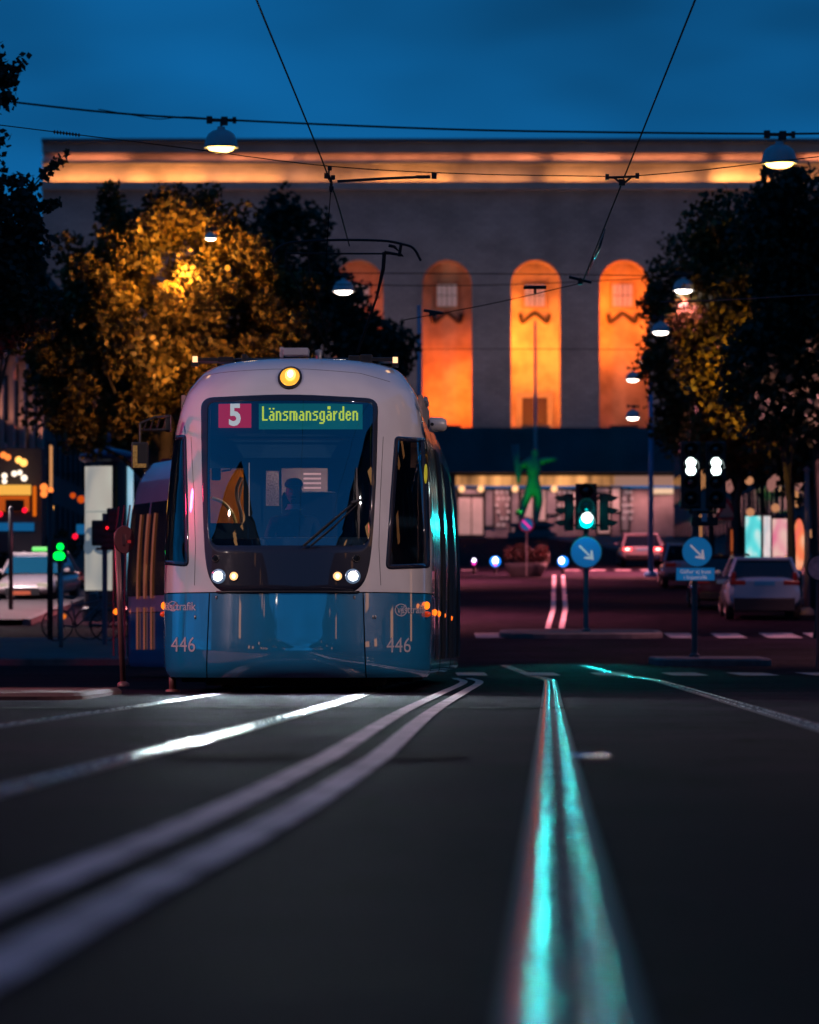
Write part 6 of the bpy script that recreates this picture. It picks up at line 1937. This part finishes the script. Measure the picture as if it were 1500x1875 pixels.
for px, py, r_, c_ in ((8, 834, .1, 0), (16, 838, .1, 0), (36, 843, .11, 1), (45, 848, .12, 1), (10, 872, .09, 2), (28, 868, .09, 2), (38, 866, .08, 2), (46, 876, .1, 2), (10, 882, .08, 2), (82, 893, .12, 0), (82, 905, .11, 0), (94, 898, .09, 0), (94, 930, .10, 1), (150, 915, .12, 3), (135, 908, .09, 3)):
    x_, z_ = K(px, py)
    b_ = MB().ico((x_, -.3, z_), r_, 2).build('light_bulb', [emat('bulb_a', (1, .22, .04), 1.6), emat('bulb_b', (1, .45, .10), 2.2), emat('bulb_c', (1, .8, .62), 1.8), emat('bulb_d', (1, .12, .01), .6)][c_], cafe, smooth=True)
for px, py, c_ in ((3, 942, 0), (48, 935, 0), (140, 983, 0)):
    x_, z_ = K(px, py)
    MB().ico((x_, -.5, z_), .09, 1).build('red_lamp', emat('red_lamp', (1, .005, .03), 2.0), cafe)
kb(135, 958, 160, 976, 1.2, 'sign', emat('cafe_blue', (.01, .16, .42), .55))
hd_ = thing('hedge', 'dark clipped hedge sloping up behind the taxi', 'hedge', (-13.0, 142, gz(142)))
rg = random.Random(9)
o = bpy.data.objects.new('foliage', leaves_mesh('foliage', [(rg.uniform(-3, 2.6), rg.uniform(-1, 1), rg.uniform(.2, 1.7), .4, 1) for _ in range(90)], 7000, .18, 5, M_LEAFD)); COL.objects.link(o); o.parent = hd_
box_building('dark building block farther up the left side', -34, -17.0, 200, 300, 13.0, M_DKFAC, 4, .06)
box_building('dark building block along the right side', 19.5, 40, 160, 340, 14.0, M_DKFAC, 6, .07)
box_building('dark corner building behind the left trees', -60, -36, 118, 190, 15.0, M_DKFAC, 7, .05)
rw, w_, l_, inner, sg_ = box_building('dark shop building behind the advertising panels', 17.2, 40, 118, 158, 13.0, M_DKFAC, 8, .0)
# dim pinkish shop lights between the trunks at the right
for k, (px, py, c_) in enumerate(((1336, 890, 0), (1372, 880, 1), (1412, 888, 0), (1420, 880, 0), (1464, 890, 0), (1374, 938, 1), (1420, 930, 1), (1487, 977, 1))):
    d_ = 136; 
    p = wp(px, py, d_)
    rt = thing('shop_lamp', 'dim pinkish lamp between the right trunks, number %d' % k, 'lamp', p, 0, 'dim shop lamps under the right trees')
    rt['label'] = ['dim pink shop lamp just above the warning sign', 'dim orange shop lamp high above the cyan panel', 'dim pink shop lamp above the narrow white panel', 'dim pink shop lamp above the pink panel, highest of them', 'dim pink shop lamp above the oval panel', 'orange shop lamp close over the cyan panel', 'orange shop lamp close over the pink panel', 'orange shop lamp right of the oval panel'][k]
    MB().ico((0, 0, 0), .13, 2, (1, .6, 1.6 if c_ == 0 else 1)).build('globe', emat('shop_dim', (1, .42, .36), .28) if c_ == 0 else emat('shop_dim2', (1, .42, .2), .5), rt, smooth=True)
    MB().tube([(0, .05, .15), (0, .05, .6)], .02, 6).build('rod', M_BLKMET, rt)

# road studs catching the green light
for k in range(5):
    o = MB().lathe([(.0, .014), (.016, .012), (.024, .004), (.026, 0)], n=14).build('road_stud', mat('stud', (.7, .7, .7), .12, metal=1.), smooth=True)
    px = 1050 + k * 14.5; dd = F * (CH - .004) / (1386 - HY)
    o.location = ((px - 750) * dd / F, dd, .004)
    tag(o, ['shiny road stud nearest the cyan rail, first of the row', 'shiny road stud, second from the cyan rail', 'middle one of the five shiny road studs', 'shiny road stud, second from the right end', 'rightmost of the five shiny road studs'][k], 'road stud', 'row of road studs')

# ---------------------------------------------------------------- the street behind the camera: what the tram front mirrors
for i, (x, y, rz, k) in enumerate(((-9, -8, .5, 1.0), (-10, -30, 2.1, 1.1), (-10, -56, 4.0, 1.2), (11, -14, 1.2, 1.05), (11.5, -38, 3.3, 1.2), (12, -66, 5.0, 1.15), (-9.5, 14, 2.9, .95), (11.5, 12, 5.6, 1.0), (-13, -22, 1.0, 1.3), (14, -30, 2.2, 1.3), (-13, -42, 3.0, 1.4), (15, -52, 4.4, 1.4))):
    c = copy_tree(bpy.data.objects['tree'])
    c.location = (x, y, 0); c.rotation_euler = (0, 0, rz); c.scale = (k, k, k)
    c['label'] = 'street tree behind the photographer, mirrored in the tram front, number ' + ['one', 'two', 'three', 'four', 'five', 'six', 'seven', 'eight', 'nine', 'ten', 'eleven', 'twelve'][i]
    c['group'] = 'street trees behind the camera'
box_building('dark city block right of the tracks, mirrored in the tram side', 17, 40, -90, 72, 16.0, M_DKFAC, 21, .22)
box_building('dark city block left of the tracks, outside the picture', -44, -16, -90, 34, 16.0, M_DKFAC, 22, .22)
# unseen lamps added outside the picture to light the tram, road and cars
for i, (x, y, z, pw) in enumerate(((-14.0, 37.5, 9.0, 6300), (10.5, 38.0, 9.0, 4500), (11.2, 102.0, 8.6, 4200), (-13.6, 124.0, 9.6, 8000), (-6.5, 18.0, 9.2, 900))):
    hanging_lamp(750, 1188, 44, 72, 'added unseen hanging lamp outside the picture', False, pw)
    o = bpy.data.objects['hanging_lamp.%03d' % (12 + i)]
    o.location = (x, y, z)
    o['label'] = 'added unseen lamp outside the picture, ' + ['left before the tram', 'right before the tram', 'right of the parked cars', 'left of the taxi', 'over the left track nearer the camera'][i]
    for c in o.children:
        if c.type == 'LIGHT': c.data.color = (1, .70, .66) if i < 2 or i == 4 else ((1, .36, .40) if i == 2 else (.95, .70, .72)); c.data.spot_size = R(158 if i < 2 else 145); c.data.spot_blend = .3
# unseen red signal added beyond the left edge to redden the tram
st_ = thing('added_red_signal', 'added unseen red signal beside the left track, reddening the tram', 'traffic signal', (-6.7, 47.0, 0))
MB().tube([(0, 0, 0), (0, 0, 2.4)], .05, 10).build('post', M_BLKMET, st_)
hd = MB().box((0, 0, 2.85), (.34, .22, .92), bev=.02).build('housing', M_BLACK, st_)
MB().lathe([(0, .02), (.11, 0)], (.12, .13, 3.15), 16, (R(-90), 0, R(-50))).build('lens', emat('stop_red', (1, .01, .04), 9), hd, smooth=True)
lamp('SPOT', 'added_red_light', (.3, .0, 3.1), 420, (1, .03, .12), st_, size=.2, target=(6.0, -1.5, .6), angle=95, blend=.8)
lamp('SPOT', 'added_red_light', (.3, .3, 3.1), 4500, (1, .03, .12), st_, size=.2, target=(3.0, 23, 1.2), angle=24, blend=.6)
